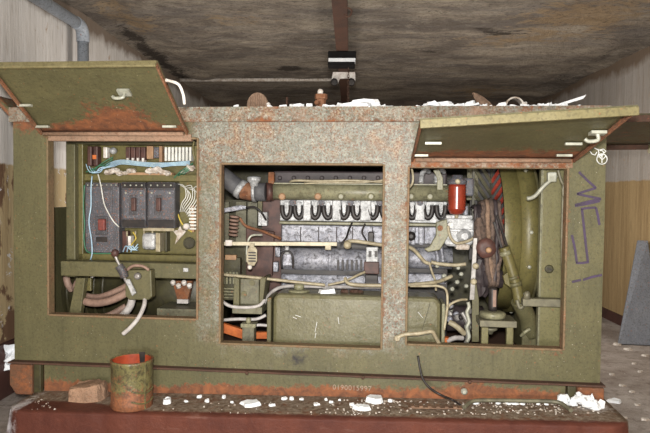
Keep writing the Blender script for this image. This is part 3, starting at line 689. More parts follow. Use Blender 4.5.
# top row
for px in (87, 93): part('resistor', MB().pb(px, 146, px + 4.5, 166, yc + .0, .05), 'maroon', cab, bevel=.006)
part('resistor_band', MB().pb(92.5, 155, 96, 159, yc - .006, .01), 'orange', cab)
part('tall_relay', MB().pb(103, 147, 107, 158, yc + .02, .04), 'ceramic', cab, bevel=.004)
v = P(114.5, 151, yc + .05); part('toggle_knob', MB().lathe([(0, .018), (.02, .02), (.035, .014), (.04, .004)], v, (0, -1, 0), 16), 'white_metal', cab)
for k in range(4): part('relay', MB().pb(125.5 + k * 5.1, 147, 129.8 + k * 5.1, 160, yc + .01, .05), 'maroon', cab, bevel=.003)
for k in range(4): part('relay_pin', MB().pb(126.5 + k * 5.1, 158, 128.5 + k * 5.1, 163, yc + .0, .04), 'ceramic', cab)
part('terminal_block', MB().pb(146.5, 146, 153, 159, yc + .02, .04), 'tan', cab, bevel=.003)
part('meter_block', MB().pb(153.5, 147, 158.5, 158, yc + .01, .05), 'bakelite_grey', cab, bevel=.003)
part('tan_strip', MB().pb(159, 146, 162, 162, yc + .02, .04), 'tan', cab, bevel=.002)
for k in range(8): part('terminal', MB().pb(164.5 + k * 3.5, 147, 166.6 + k * 3.5, 161, yc + .01, .05), 'wire_white', cab, bevel=.002)
part('terminal_bar', MB().pb(163.5, 149.5, 192, 153, yc + .025, .04), 'plum', cab)
for k in range(7): part('side_terminal', MB().pb(189, 208 + k * 3.3, 196, 209.8 + k * 3.3, yc + .02, .04), 'wire_white', cab, bevel=.001)
part('side_terminal_bar', MB().pb(190.5, 205, 194, 232, yc + .035, .03), 'tan', cab)
# insulation scraps on the shelf
for k, (px, py, r) in enumerate([(108, 172, .022), (114, 171, .03), (119, 173, .022), (126, 173, .018), (131, 171, .024), (150, 171.5, .028), (157, 170, .03), (163, 172, .024), (190, 168, .03), (184, 172, .022), (168, 173.5, .02)]):
    v = P(px, py, yc - .01); part('lint_clump', MB().blob(v, r, r * .8, r * .6, k, .35, 2), 'dirty', cab)
part('shelf_board', MB().pb(118, 172.5, 172, 175, yc - .01, .05), 'tan', cab)
# wiring
def wires(seq, r, mat, name='wire'):
    for q in seq: part(name, MB().tube(pts(*q), r, 6), mat, cab)
rnd = random.Random(5)
wires([[(97 + i * 2, 172 - i, yc), (110 + i, 163 + i * .8, yc - .01), (122, 160 + i, yc - .015), (140, 162 + i * .9, yc - .02), (158, 163 + i, yc - .02), (172, 162.5 + i * .8, yc - .015), (190, 161 + i, yc - .01)] for i in range(5)], .0022, 'wire_blue')
wires([[(86 + i * 3, 172 + i, yc - .01), (95 + i * 2, 168 - i, yc - .02), (104 + i, 162 + i * 2, yc - .02), (113, 157 + 2 * i, yc)] for i in range(3)], .003, 'wire_green')
wires([[(86 + i * 3, 164 + i * 2, yc), (90 + i * 3, 172, yc - .02), (100, 172 - 2 * i, yc - .02), (104 + 2 * i, 166, yc)] for i in range(3)], .0028, 'wire_blue')
wires([[(92, 176, yc - .03), (91, 190, yc - .045), (91, 206, yc - .05), (89, 222, yc - .05), (91.5, 240, yc - .05), (92, 254, yc - .05), (89.5, 262, yc - .04)]], .0036, 'wire_blue')
wires([[(98, 174, yc - .03), (101, 186, yc - .05), (104, 203, yc - .05), (109, 214, yc - .05), (114, 222, yc - .045), (119, 227, yc - .04)]], .0033, 'wire_white')
wires([[(84.5, 185, yc - .03), (83.5, 205, yc - .03), (84.5, 225, yc - .03), (84, 240, yc - .03), (88, 252, yc - .03), (105, 253.5, yc - .035), (118, 253, yc - .03)]], .004, 'wire_green')
wires([[(150, 172, yc), (151, 166, yc - .01), (156, 163, yc - .01), (161, 164, yc)], [(133, 232, yc), (136, 238, yc - .01), (132, 244, yc - .01), (130, 250, yc)], [(178, 214, yc + .03), (181, 222, yc + .02), (186, 228, yc + .02), (192, 232, yc + .03)]], .004, 'wire_yellow')
wires([[(178 + i * 2.2, 184 + i, yc + .03), (184 + i * 2.5, 186 + (i % 3) * 3, yc), (186 + i * 2, 196 + i, yc - .005), (182 + i, 203 + i * 2.2, yc + .0), (180 + i * 2, 212, yc + .03)] for i in range(7)], .0026, 'wire_white')
wires([[(174 + i * 4, 178 - i * 2, yc - .01), (180 + i * 2, 172 + i, yc - .03), (186, 168 + i * 2, yc - .03), (193, 163 + 2 * i, yc - .01)] for i in range(3)], .0035, 'wire_green')
wires([[(123 + i * 4, 252, yc), (126 + i * 3, 246, yc - .02), (132 + i * 2, 250, yc - .02), (138, 244 + 3 * i, yc)] for i in range(3)], .0035, 'wire_blue')
wires([[(194, 141, yc - .1), (193, 150, yc - .09), (195, 160, yc - .08), (197, 170, yc - .06)]], .006, 'olive_clean')

# beam in front of the cabinet with the isolating switch
beam = thing('support_beam', 'olive steel beam across the bottom of the electrical cabinet', 'beam', (P(130, 278, .1).x, .1, P(130, 278, .1).z))
part('box_section', MB().pb(60.5, 262.5, 199, 277.5, .08, .09), 'olive', beam, bevel=.005)
part('brace', MB().pp([(76, 278), (85, 278), (80, 317), (68, 317)], .1, .04), 'olive', beam, bevel=.003)
part('end_clip', MB().pb(84, 278, 91, 291, .14, .02), 'olive_clean', beam, bevel=.003)
part('clip', MB().pb(183, 268, 188, 272, .07, .02), 'white_metal', beam, bevel=.003)
sw = thing('isolator_switch', 'olive switch box with a black knobbed lever under the beam', 'switch', (P(138, 300, .06).x, .06, P(138, 300, .06).z))
part('box', MB().pp([(125, 270), (151, 270), (152, 297), (148, 300), (129, 300), (125, 296)], .02, .055), 'olive', sw, bevel=.006)
v = P(138, 276, .02); part('pivot', MB().lathe([(0, .02), (.012, .018), (.02, .008)], v, (0, -1, 0), 16), 'steel', sw)
lv = part('lever', MB().tube(pts((114, 252, -.02), (117, 260, -.02), (121, 268, -.02), (125, 279, -.005), (128, 285, .005)), .008, 8), 'steel', sw)
v = P(115, 253, -.02); part('knob', MB().lathe([(-.02, .006), (-.014, .016), (0, .02), (.014, .016), (.02, .006)], v, (.3, 0, 1), 14), 'maroon', lv)
part('grip', MB().tube(pts((119, 266, -.02), (122.5, 271, -.02), (124.5, 277, -.015)), .022, 12), 'bakelite', lv, 'black lever grip')
part('blade', MB().pp([(125, 280), (129, 279), (136, 293), (132, 296)], -.008, .012), 'white_metal', lv, 'bare metal blade', bevel=.002)
part('strap', MB().tube(pts((127, 270, .01), (133, 266, .0), (142, 266, .0), (149, 270, .01)), .008, 8), 'cable_pink', sw)
# thick power cables
def cable(q, r, mat, label, name='power_cable', group=None): return solid(name, MB().tube(pts(*q), r, 12), mat, label, 'cable', group=group)
cable([(80, 284, .22), (77, 292, .18), (82, 300, .14), (96, 303, .12), (112, 300, .12), (128, 292, .12)], .021, 'cable_pink', 'thick pinkish cable curling lowest under the switch box')
cable([(78, 281, .28), (75, 289, .25), (84, 295, .21), (98, 297, .19), (114, 292, .18), (130, 284, .17)], .017, 'cable_pink', 'thick pinkish cable curling above the lowest one under the beam')
cable([(66, 276, .3), (68, 284, .3), (72, 290, .32)], .02, 'cable_pink', 'short pinkish cable stub left of the olive brace')
cable([(132, 298, .10), (131, 304, .10), (127, 311, .11), (121, 317, .13)], .020, 'cable_grey', 'fat pale grey cable dropping below the switch box')
cable([(145, 299, .03), (144, 306, .0), (139, 317, -.03), (131, 327, -.045), (123, 334, -.05)], .011, 'cable_grey', 'thin grey cable end hanging out over the lower panel')
cable([(95, 320, .2), (112, 314, .22), (126, 306, .25)], .018, 'cable_pink', 'brownish cable lying behind the lower edge of the left hatch')
cable([(80, 300, .16), (84, 290, .16), (90, 280, .17), (93, 276, .18)], .007, 'cable_grey', 'thin pale tube rising beside the olive brace', 'thin_tube')
# alternator behind
alt = thing('alternator', 'dark olive round alternator body low in the left hatch', 'alternator', (P(140, 330, .6).x, .6, ZS + .04))
v = P(66, 300, .62); v2 = P(222, 300, .62); L = v2.x - v.x
part('body', MB().lathe([(0, .1), (.0, .24), (.04, .27), (L * .5, .27), (L * .52, .285), (L * .95, .285), (L, .25), (L, .1)], (v.x, .68, .66), (1, 0, 0), 40), 'olive_dark', alt)
for k in range(5): part('cooling_rib', MB().lathe([(0, .28), (.0, .295), (.018, .295), (.018, .28)], (v.x + .12 + k * .055, .68, .66), (1, 0, 0), 32, cap=False), 'olive_dark', alt)
part('foot', MB().box(v.x + .1, v2.x - .05, .5, .9, ZS + .04, .46), 'olive_dark', alt)
tb = part('terminal_bracket', MB().pp([(172, 281), (192, 281), (187, 303), (178, 303)], .3, .04), 'rust', alt, 'rusty tapered terminal bracket', bevel=.003)
for k, px in enumerate((173.5, 179, 184.5, 190)): v = P(px, 284 + (k % 2) * 3, .28); part('insulator', MB().lathe([(0, .008), (.004, .016), (.012, .011), (.018, .016), (.024, .008)], v, (0, -.5, .6), 12), 'ceramic', tb)
part('foot_plate', MB().pb(177, 299.5, 188, 303.5, .29, .02), 'cable_grey', tb)
part('lower_tray', MB().pb(157, 309, 199, 330, .18, .3), 'grey_green', alt)

# ================================================================== centre bay: engine
eng = thing('diesel_engine', 'silver grey diesel engine with a green intake pipe seen through the middle hatch', 'engine', (P(360, 345, .5).x, .6, ZS + .04))
ye0 = .42
part('crankcase', MB().pb(281, 224, 447, 350, ye0 + .03, .4), 'black', eng)
part('upper_block', MB().pb(281.5, 226, 446, 243, ye0, .3), 'silver', eng, bevel=.006)
for px in (300, 318, 336, 352, 372, 412, 424): part('block_seam', MB().pb(px, 227, px + 1.0, 243, ye0 - .004, .01), 'plum', eng, bevel=.002)
part('deck_ledge', MB().pb(279, 222.5, 447, 225.3, ye0 - .02, .1), 'sage', eng, 'pale green ledge under the ports', bevel=.004)
part('port_block', MB().pb(280, 199, 447, 222, ye0 + .01, .3), 'white_metal', eng, bevel=.004)
part('head_cover', MB().pb(273, 171.5, 447, 186, ye0 + .05, .35), 'plum', eng, bevel=.01)
for k in range(9):
    v = P(280 + k * 14, 178, ye0 + .05); part('cover_boss', MB().lathe([(0, .013), (.008, .013), (.012, .008)], v, (0, -1, 0), 16), 'plum', eng)
part('gasket', MB().pb(273, 185, 447, 200, ye0 + .03, .3), 'black', eng)
part('wall_dark', MB().pb(262, 196, 281, 300, ye0 + .02, .3), 'maroon', eng)
# intake pipe
yi = .36
a, b = P(271, 191.5, yi), P(450, 192, yi); zi = a.z
mp = part('intake_pipe', MB().lathe([(0, .04), (.0, .046), (b.x - a.x, .046), (b.x - a.x, .03)], (a.x, yi, zi), (1, 0, 0), 24), 'sage', eng)
part('pipe_band', MB().pb(273, 183.5, 447, 184.6, yi - .02, .03), 'sage', mp)
for px in (282, 318, 341, 371, 411, 430):
    v = P(px, 196.5, yi - .045); part('flange_boss', MB().lathe([(-.02, .02), (.004, .02), (.010, .012)], v, (0, -1, 0), 14), 'sage' if px > 340 else 'tan', mp)
for px in (270, 450 - 3): v = P(px, 191.5, yi); part('pipe_collar', MB().lathe([(0, .052), (.022, .052)], (v.x, yi, zi), (1, 0, 0), 24), 'rust_dark' if px < 300 else 'sage', mp)
# ports: bright saddles with dark u-shaped gaskets
for px in (286.5, 299, 315, 328, 344, 357, 373, 386, 412, 428, 441):
    s = 4.3
    q = [(px - s, 205.5, ye0 - .008), (px - s, 210, ye0 - .012), (px - s * .7, 215.5, ye0 - .012), (px, 218, ye0 - .012), (px + s * .7, 215.5, ye0 - .012), (px + s, 210, ye0 - .012), (px + s, 205.5, ye0 - .008)]
    part('port_gasket', MB().tube(pts(*q), .0140, 8), 'black', eng, 'dark u-shaped port gasket')
    part('port_tongue', MB().pp([(px - 2.2, 202), (px + 2.2, 202), (px + 1.9, 212), (px, 214.5), (px - 1.6, 212)], ye0 - .012, .02), 'white_metal', eng, bevel=.002)
for px in (292.8, 321.5, 350.5, 379.5, 420):
    v = P(px, 202.5, ye0 - .03); part('clamp_nut', MB().lathe([(0, .02), (.012, .02), (.014, .009), (.03, .009)], v, (0, -1, 0), 6, False), 'bakelite_grey', eng)
for px0, px1 in ((303, 311), (332, 341), (360, 371), (389, 395), (415, 425)): part('saddle', MB().pb(px0, 199.5, px1, 221, ye0 - .025, .06), 'white_metal', eng, bevel=.006)
# lower silver casting and its details
v = P(283, 259, .40); v2 = P(384, 259, .40)
part('pump_body', MB().lathe([(0, .055), (.01, .066), (v2.x - v.x - .01, .066), (v2.x - v.x, .05)], (v.x, .40, v.z), (1, 0, 0), 28), 'silver', eng)
part('pump_band', MB().lathe([(0, .07), (.02, .07)], (P(329, 259, .40).x, .40, v.z), (1, 0, 0), 28), 'silver', eng)
for k in range(7): part('pump_fin', MB().pb(337 + k * 4.6, 260, 339.2 + k * 4.6, 270, .325, .04), 'black', eng, bevel=.002)
v = P(408, 258, .40); v2 = P(452, 258, .40)
part('pump_body', MB().lathe([(0, .05), (.01, .06), (v2.x - v.x, .06)], (v.x, .42, v.z), (1, 0, 0), 24), 'silver', eng)
part('lower_case', MB().pb(281, 275, 385, 290, ye0 - .02, .2), 'silver', eng, bevel=.01)
part('lower_case', MB().pb(407, 274, 446, 284, ye0 - .02, .2), 'silver', eng, bevel=.01)
part('dark_rail', MB().pb(281, 270.5, 385, 275, ye0 - .06, .1), 'black', eng)
pbk = part('pump_bracket', MB().pb(366, 247, 378, 262, .30, .05), 'white_metal', eng, bevel=.004)
for px in (368.5, 374.5): part('bracket_slot', MB().pb(px, 251, px + 3, 257, .295, .01), 'black', pbk)
part('bracket_base', MB().pb(364, 262, 379, 274, .31, .06), 'maroon', eng, bevel=.004)
part('bracket_foot', MB().pb(365, 275, 378, 286, .33, .05), 'black', eng, bevel=.004)
v = P(287, 252, .30); part('nozzle', MB().lathe([(-.035, .010), (-.02, .012), (0, .018), (.01, .018)], v, (0, 0, -1), 14), 'white_metal', eng)
part('nozzle_body', MB().pp([(283, 254), (291, 254), (292, 266), (282, 266)], .30, .03), 'silver', eng, bevel=.006)
part('nozzle_loop', MB().tube(pts((282, 268, .29), (281, 258, .28), (284, 252, .28), (290, 252, .28), (293, 258, .28), (293, 268, .29)), .006, 8), 'black', eng)
for px, py in ((278, 252), (276, 267)): part('side_fitting', MB().pb(px - 3, py - 5, px + 2, py + 5, .38, .04), 'silver', eng, bevel=.005)
# rods and pipes
part('control_rod', MB().bar(P(222, 243.5, .18), P(337, 244, .18), .012, .020), 'ceramic_cream', eng, 'long cream control rod', bevel=.002)
part('control_rod', MB().tube(pts((345, 243, .18), (352, 241, .18), (366, 242.5, .19), (383, 245, .2), (404, 246, .22), (414, 250, .24), (424, 261, .26), (431, 264, .27)), .010, 10), 'cream', eng)
v = P(347.5, 245, .16); part('rod_joint', MB().lathe([(-.02, .008), (-.012, .019), (0, .022), (.012, .019), (.02, .008)], v, (1, 0, 0), 14), 'cream', eng)
part('rod_clip', MB().pb(325, 245, 331, 250, .175, .02), 'cream', eng, bevel=.003)
part('rod_clip', MB().pb(225, 240, 232, 246, .165, .03), 'ceramic', eng, 'white clip on the rod', bevel=.005)
part('link_rod', MB().tube(pts((222, 274.5, .16), (260, 278, .17), (300, 282.5, .2), (325, 285, .22)), .0085, 8), 'cream', eng)
part('fuel_line', MB().tube(pts((328, 285, .24), (345, 281, .26), (358, 275, .28), (365, 272, .3)), .007, 8), 'cream', eng)
part('fuel_line', MB().tube(pts((345, 278, .22), (348, 283, .2), (358, 285, .2), (384, 285.5, .2), (404, 285, .2), (428, 283, .22), (440, 281, .25), (452, 276, .28)), .010, 10), 'cream', eng)
part('fuel_line', MB().tube(pts((264, 303, .2), (272, 292, .25), (285, 286.5, .29), (310, 286.5, .3), (345, 287, .3), (384, 287, .3)), .010, 10), 'cable_grey', eng)
part('fuel_line', MB().tube(pts((290, 182, .36), (296, 180.5, .33), (320, 181, .33), (350, 180.5, .33), (383, 182, .34)), .007, 8), 'cream', eng)
part('fuel_line', MB().tube(pts((304, 183.5, .34), (330, 182.5, .33), (360, 182.6, .33), (384, 180, .33)), .005, 8), 'cream', eng)
part('fuel_line', MB().tube(pts((431, 262, .27), (440, 264, .27), (455, 265, .27), (466, 264, .27)), .010, 10), 'cream', eng)
part('fuel_line', MB().tube(pts((429, 262, .26), (432, 272, .26), (435, 280, .26), (436, 290, .2)), .006, 8), 'cream', eng)
part('fuel_line', MB().tube(pts((410, 286, .12), (425, 286, .1), (438, 286, .1), (446, 290, .1), (447.5, 303, .1), (446, 318, .1), (444, 330, .1)), .0065, 8), 'cream', eng)
part('fuel_line', MB().tube(pts((444, 328, .14), (446, 312, .14), (451, 304, .15), (460, 300, .16), (467, 299.5, .18)), .0065, 8), 'cream', eng)
part('fuel_line', MB().tube(pts((411, 166, .12), (413, 176, .1), (412, 184, .1), (407, 189, .12), (400, 192, .2)), .006, 8), 'cream', eng)
part('dark_hose', MB().tube(pts((340, 244, .17), (346, 238, .2), (349, 229, .3), (352, 223, .36)), .005, 8), 'black', eng)
part('dark_hose', MB().tube(pts((365, 224, .38), (362, 232, .36), (366, 240, .34), (368, 246, .3)), .005, 8), 'black', eng)
part('breather', MB().pb(368, 232, 374, 245, .36, .04), 'black', eng, bevel=.006)
# right end of the engine
for px in (425, 440):
    q = [(px - 4, 183, .31), (px - 3, 174, .33), (px + 1, 170, .36), (px + 4, 172, .4)]
    part('band_clamp', MB().tube(pts(*q), .014, 8), 'white_metal', eng)
part('clamp_plate', MB().pp([(433, 170), (439, 169), (443, 178), (443, 190), (437, 190), (437, 178)], .29, .02), 'sage', eng, bevel=.003)
flt = thing('oil_filter', 'glossy dark red ribbed oil filter canister beside the cast engine pump', 'oil filter', P(456.5, 216, .25))
v = P(456.5, 215, .25); ztop = P(456.5, 184, .25).z; H = ztop - v.z
prof = [(0, .012), (.008, .035), (.03, .046)]
for k in range(9): prof += [(.035 + k * (H - .04) / 9, .049), (.035 + (k + .5) * (H - .04) / 9, .0445)]
prof += [(H, .047), (H, .03)]
part('canister', MB().lathe(prof, v, (0, 0, 1), 32), 'red_filter', flt)
part('filter_head', MB().lathe([(0, .05), (.02, .052), (.035, .03), (.05, .028)], (v.x, .25, ztop - .003), (0, 0, 1), 24), 'bakelite_grey', flt)
part('bleed_screw', MB().lathe([(0, .014), (.012, .014), (.016, .007)], P(457.5, 181.5, .2), (0, -1, 0), 12), 'cream', flt)
part('drain_plug', MB().lathe([(0, .01), (.02, .012)], v + Vector((0, 0, -.018)), (0, 0, 1), 10), 'cream', flt)
part('mount_arm', MB().pb(463, 178, 474, 196, .3, .05), 'bakelite_grey', flt, bevel=.01)
part('stem', MB().cyl(P(465.5, 222, .3), P(465.5, 206, .3), .014, 12), 'silver', flt)
pump = thing('fuel_pump', 'dusty silver cast fuel pump below the red filter canister', 'pump', P(456, 250, .3))
part('housing', MB().pp([(441, 221), (447, 217), (470, 216), (475, 222), (474, 243), (468, 248), (446, 246), (442, 238)], .28, .14), 'white_metal', pump, bevel=.012)
part('top_flange', MB().pb(446, 215, 473, 219, .26, .16), 'white_metal', pump, bevel=.005)
part('mid_flange', MB().pb(443, 229, 474, 232, .265, .03), 'white_metal', pump, bevel=.004)
v = P(464, 236, .28); part('side_cover', MB().lathe([(0, .04), (.015, .038), (.02, .02), (.03, .018)], v, (0, -1, 0), 18), 'white_metal', pump)
v = P(450, 225, .28); part('plug', MB().lathe([(0, .018), (.02, .016)], v, (0, -1, 0), 6, False), 'steel', pump)
part('rib_plate', MB().pb(456, 244, 470, 250, .26, .1), 'dirty', pump, bevel=.01)
part('return_pipe', MB().tube(pts((448, 226, .24), (450, 236, .23), (456, 243, .23), (468, 241, .24), (475, 237, .25)), .008, 8), 'cream', pump)
part('mount_bracket', MB().pp([(447, 219), (436, 222), (436, 235), (430, 246), (424, 249), (428, 252), (440, 250), (449, 235)], .25, .025), 'sage', pump, 'pale green curved bracket', bevel=.005)
v = P(440, 228, .24); part('bracket_bolt', MB().lathe([(0, .016), (.012, .016)], v, (0, -1, 0), 6, False), 'rust', pump)
for px, py in ((413, 232), (421, 232)): part('block_rib', MB().pb(px - 2.5, 227, px + 2.5, 245, ye0 - .02, .03), 'silver', eng, bevel=.006)
v = P(411, 236, .36); part('sensor', MB().lathe([(0, .026), (.02, .024), (.03, .01)], v, (0, -1, 0), 16), 'black', eng)
for px in (437, 442): part('nozzle', MB().tube(pts((px - 1, 246, .34), (px, 254, .33), (px + 1, 262, .33)), .011, 8), 'silver', eng)
for px, py, r in ((437, 266, .011), (444, 276, .013), (416, 284, .014), (457, 282, .012), (461, 274, .011), (452, 289, .012), (466, 286, .011), (458, 268, .010)):
    v = P(px, py, .3); part('union_nut', MB().lathe([(-.012, r * .6), (-.008, r), (.008, r), (.012, r * .6)], v, (.3, -1, .2), 8), 'steel_pale', eng)
# cluttered low corner: starter, hoses
st = thing('starter_motor', 'greasy starter motor and hoses low beside the fuel tank', 'starter motor', P(456, 344, .3))
v = P(446, 318, .38); part('body', MB().lathe([(0, .03), (.0, .07), (.2, .07), (.2, .05)], v, (1, .1, 0), 24), 'plum', st)
rnd = random.Random(11)
for k in range(16):
    v = P(rnd.uniform(446, 468), rnd.uniform(300, 326), rnd.uniform(.24, .31)); r = rnd.uniform(.012, .022)
    part('fitting', MB().lathe([(0, r * .5), (.006, r), (.02, r), (.026, r * .5)], v, (rnd.uniform(-.7, .7), -1, rnd.uniform(-.5, .8)), 8, k % 2 == 0), ('silver', 'steel', 'steel_pale', 'black')[k % 4], st)
part('hose', MB().tube(pts((449, 322, .22), (456, 326, .21), (465, 334, .22)), .015, 10), 'cream', st)
part('hose', MB().tube(pts((447, 341, .2), (455, 338, .2), (463, 338, .22)), .013, 10), 'cable_grey', st)
part('connector', MB().pb(444, 338, 450, 345, .19, .05), 'orange', st, 'orange connector', bevel=.008)
part('hose', MB().tube(pts((462, 312, .2), (467, 322, .2), (468, 335, .21), (465, 346, .22)), .012, 10), 'steel', st)

# left third of the centre bay
ah = thing('air_hose', 'dark grey rubber air hose elbow with pale clamps at the upper left of the engine', 'hose', P(245, 208, .38))
part('elbow', MB().tube(pts((216, 172, .34), (224, 177, .34), (233, 184, .34), (240, 189, .34)), .05, 18), 'rubber', ah)
part('clamp', MB().tube(pts((238.5, 187.5, .34), (243, 190.5, .34)), .056, 18, False), 'white_metal', ah, 'pale clamp band')
part('rusty_joint', MB().tube(pts((242, 190, .34), (249, 191.5, .34), (255, 192, .34)), .05, 18), 'rust', ah, 'rusty joint pipe')
part('clamp', MB().tube(pts((253, 192, .34), (256, 192, .34)), .057, 18, False), 'white_metal', ah, 'pale clamp band')
part('sleeve', MB().tube(pts((255.5, 192, .34), (266, 192, .34)), .052, 18, False), 'rubber', ah)
part('clamp', MB().tube(pts((266, 192, .34), (271.5, 192, .35)), .053, 18, False), 'maroon', ah, 'rusty clamp band')
v = P(254, 183, .3); part('vent_cap', MB().lathe([(-.02, .02), (.0, .024), (.012, .036), (.03, .04), (.036, .03), (.038, .01)], v, (0, 0, 1), 20), 'white_metal', ah)
part('vent_bracket', MB().pb(268, 172, 274, 184, .33, .04), 'rust', ah, bevel=.006)
reg = thing('regulator_box', 'green voltage regulator box on a bracket left of the fuel tank', 'box', P(248, 345, .2))
part('case', MB().pb(240, 279, 259, 305, .16, .12), 'grey_green', reg, bevel=.006)
part('side_channel', MB().pp([(234, 277), (239, 279), (239, 308), (233, 308)], .13, .14), 'olive', reg, bevel=.003)
part('side_channel', MB().pp([(260, 279), (266, 277), (262, 308), (259, 306)], .13, .14), 'olive', reg, bevel=.003)
for px, py in ((252, 283), (244, 294)): v = P(px, py, .16); part('knockout', MB().lathe([(0, .016), (.003, .015)], v, (0, -1, 0), 18), 'olive', reg)
part('ledge', MB().pb(232, 307, 262, 314, .10, .16), 'grey_green', reg, bevel=.004)
part('post', MB().pb(242, 327, 254, 349, .12, .06), 'grey_green', reg, bevel=.004)
part('post_cap', MB().pb(240.5, 324, 255.5, 328, .115, .07), 'sage', reg, bevel=.003)
v = P(248.5, 324, .14); part('post_bolt', MB().lathe([(0, .014), (.03, .014), (.036, .006)], v, (0, 0, 1), 12), 'sage', reg)
part('cable', MB().tube(pts((222, 301, .12), (230, 306, .1), (244, 307.5, .1), (258, 306, .11), (265, 300, .14)), .009, 8), 'cable_grey', reg)
part('cable', MB().tube(pts((224, 320, .16), (238, 319, .16), (256, 319, .17), (266, 315, .18)), .009, 8), 'cable_grey', reg)
part('cable', MB().tube(pts((254, 327, .15), (258, 325, .16), (268, 325.5, .18)), .008, 8), 'cable_grey', reg)
orr = thing('orange_rib', 'orange primed frame rib low behind the regulator post', 'frame rib', P(240, 340, .35))
part('long_arm', MB().bar(P(222, 327, .3), P(244, 334, .3), .03, .05), 'orange', orr); part('short_arm', MB().bar(P(254, 335, .3), P(268, 335, .3), .03, .035), 'orange', orr)
gp = thing('governor_panel', 'greenish governor and copper coil panel at the left edge of the middle hatch', 'governor', P(240, 300, .5))
part('back_plate', MB().pb(216, 200, 266, 285, .52, .02), 'olive_dark', gp)
part('side_plate', MB().pp([(246, 226), (274, 232), (272, 276), (246, 280)], .40, .03), 'maroon', gp, bevel=.004)
part('slat_panel', MB().pb(222, 258, 240, 300, .30, .04), 'olive_dark', gp)
for k in range(5): part('slat', MB().pb(222.5 + k * 3.4, 272, 224.5 + k * 3.4, 284, .285, .02), 'sage', gp, bevel=.001)
for k in range(4): part('slat', MB().pb(223, 288 + k * 3, 236, 289.4 + k * 3, .285, .02), 'sage', gp, bevel=.001)
part('orange_tab', MB().pb(225, 255, 236, 260, .29, .03), 'tan', gp, bevel=.003)
v = P(234, 236, .33)
for k in range(6): part('coil_turn', MB().lathe([(0, .022), (.004, .028), (.010, .028), (.014, .022)], P(233 + .3 * k, 236 - k * 3.6, .35), (.1, 0, 1), 16), 'cable_pink', gp)
part('junction_box', MB().pb(258, 212, 267, 226, .36, .05), 'white_metal', gp, 'white junction box', bevel=.004)
part('frame_strip', MB().pb(258, 200, 262, 214, .38, .02), 'olive', gp)
for x0, x1 in ((222, 229), (236, 246), (248, 257)): part('frame_strip', MB().pb(x0, 202, x1, 244, .46, .02), 'grey_green', gp)
part('plate_strip', MB().pp([(222, 208.5), (240, 205), (246, 206), (246, 209), (222, 213)], .3, .02), 'silver', gp, bevel=.004)
part('black_lead', MB().tube(pts((246, 208, .3), (254, 207, .29), (261, 212, .29), (266, 220, .32)), .006, 8), 'black', gp)
part('tie_bar', MB().tube(pts((240, 218, .34), (246, 226, .33), (262, 231, .33), (281, 239, .33)), .008, 8), 'rust', gp)
part('drop_rod', MB().tube(pts((247, 262, .2), (247, 246, .2), (251, 236, .2), (262, 235, .24)), .006, 8), 'steel_pale', gp)
gt = part('vent_plate', MB().pp([(247, 250), (249, 247), (255, 247), (257, 250), (257, 261), (254, 266), (248, 265), (246, 260)], .155, .012), 'cream', gp, 'cream slotted plate', bevel=.003)
for k in range(4): part('slot', MB().pb(248.3, 252 + k * 2.8, 255.7, 253.4 + k * 2.8, .152, .005), 'black', gt)
part('plate_stem', MB().pb(249.5, 243.5, 254, 248, .155, .012), 'cream', gt)
v = P(250, 267, .15); part('plate_knob', MB().lathe([(0, .010), (.01, .014), (.02, .006)], v, (0, -1, 0), 12), 'ceramic', gt)

# fuel tank
tk = thing('fuel_tank', 'rounded olive fuel tank low behind the middle post', 'fuel tank', P(355, 345, .22))
a, b = P(272.5, 293.5, .1), P(440.5, 350, .1)
def tank_wear(x, y, z): return (.05, .08, .28 * math.exp(-((x - P(373, 320, .1).x) / .035) ** 2))
mb = MB(); rr_ = .045; xa_, xb_, za_, zb_ = a.x, b.x, ZS + .07, a.z
outl = []
for cx, cz, a0 in ((xb_ - rr_, zb_ - rr_, 0), (xa_ + rr_, zb_ - rr_, PI / 2), (xa_ + rr_, za_ + rr_, PI), (xb_ - rr_, za_ + rr_, 1.5 * PI)):
    outl += [(cx + rr_ * math.cos(a0 + k * PI / 12), cz + rr_ * math.sin(a0 + k * PI / 12)) for k in range(7)]
mb.prism(outl, .1, .30); part('tank_body', mb, 'tank', tk, bevel=.022)
v = Vector((P(299, 290, .19).x, .19, zb_))
part('filler_flange', MB().lathe([(0, .058), (.006, .058), (.012, .04)], v, (0, 0, 1), 24), 'sage', tk)
part('filler_cap', MB().lathe([(.01, .026), (.03, .028), (.04, .022), (.043, .008)], v, (0, 0, 1), 18), 'sage', tk)
part('strap', MB().box(P(267, 320, .09).x, xa_ - .004, .085, .28, ZS + .04, zb_ - .02), 'olive', tk, bevel=.004)
part('strap', MB().box(xb_ + .004, P(445.5, 320, .09).x, .11, .28, ZS + .04, zb_ - .03), 'sage', tk, bevel=.004)
part('scratch', MB().bar(P(430, 304, .098), P(422, 330, .098), .003, .003), 'olive_dark', tk, 'dark scratch')
for (p0, p1) in (((317, 322), (315, 332)), ((316, 333), (315, 338)), ((295, 315), (301, 317)), ((297, 319), (293, 317)), ((338, 317), (339, 324)), ((418, 312), (423, 318))):
    part('scratch', MB().bar(P(*p0, .0985), P(*p1, .0985),   .0026, .002), 'chalk', tk, 'pale scratch')
fv = P(327, 289.5, .16); mb = MB(); mb.flake((fv.x, .17, zb_ + .002), .055, .05, .022, 4); solid('plaster_slab', mb, 'white', 'white plaster slab lying on top of the fuel tank', 'plaster')
for i, (px, dx) in enumerate(((345, .03), (355, .035), (361, .02))):
    mb = MB().flake((P(px, 290, .2).x, .2, zb_ + .001), dx, .03, .014, i + 30); solid('rust_scrap', mb, 'rust_dark', 'dark rust scrap lying on the fuel tank beside the white slab', 'scrap', group='rust scraps on the fuel tank')
hd = P(397, 337, -.035)
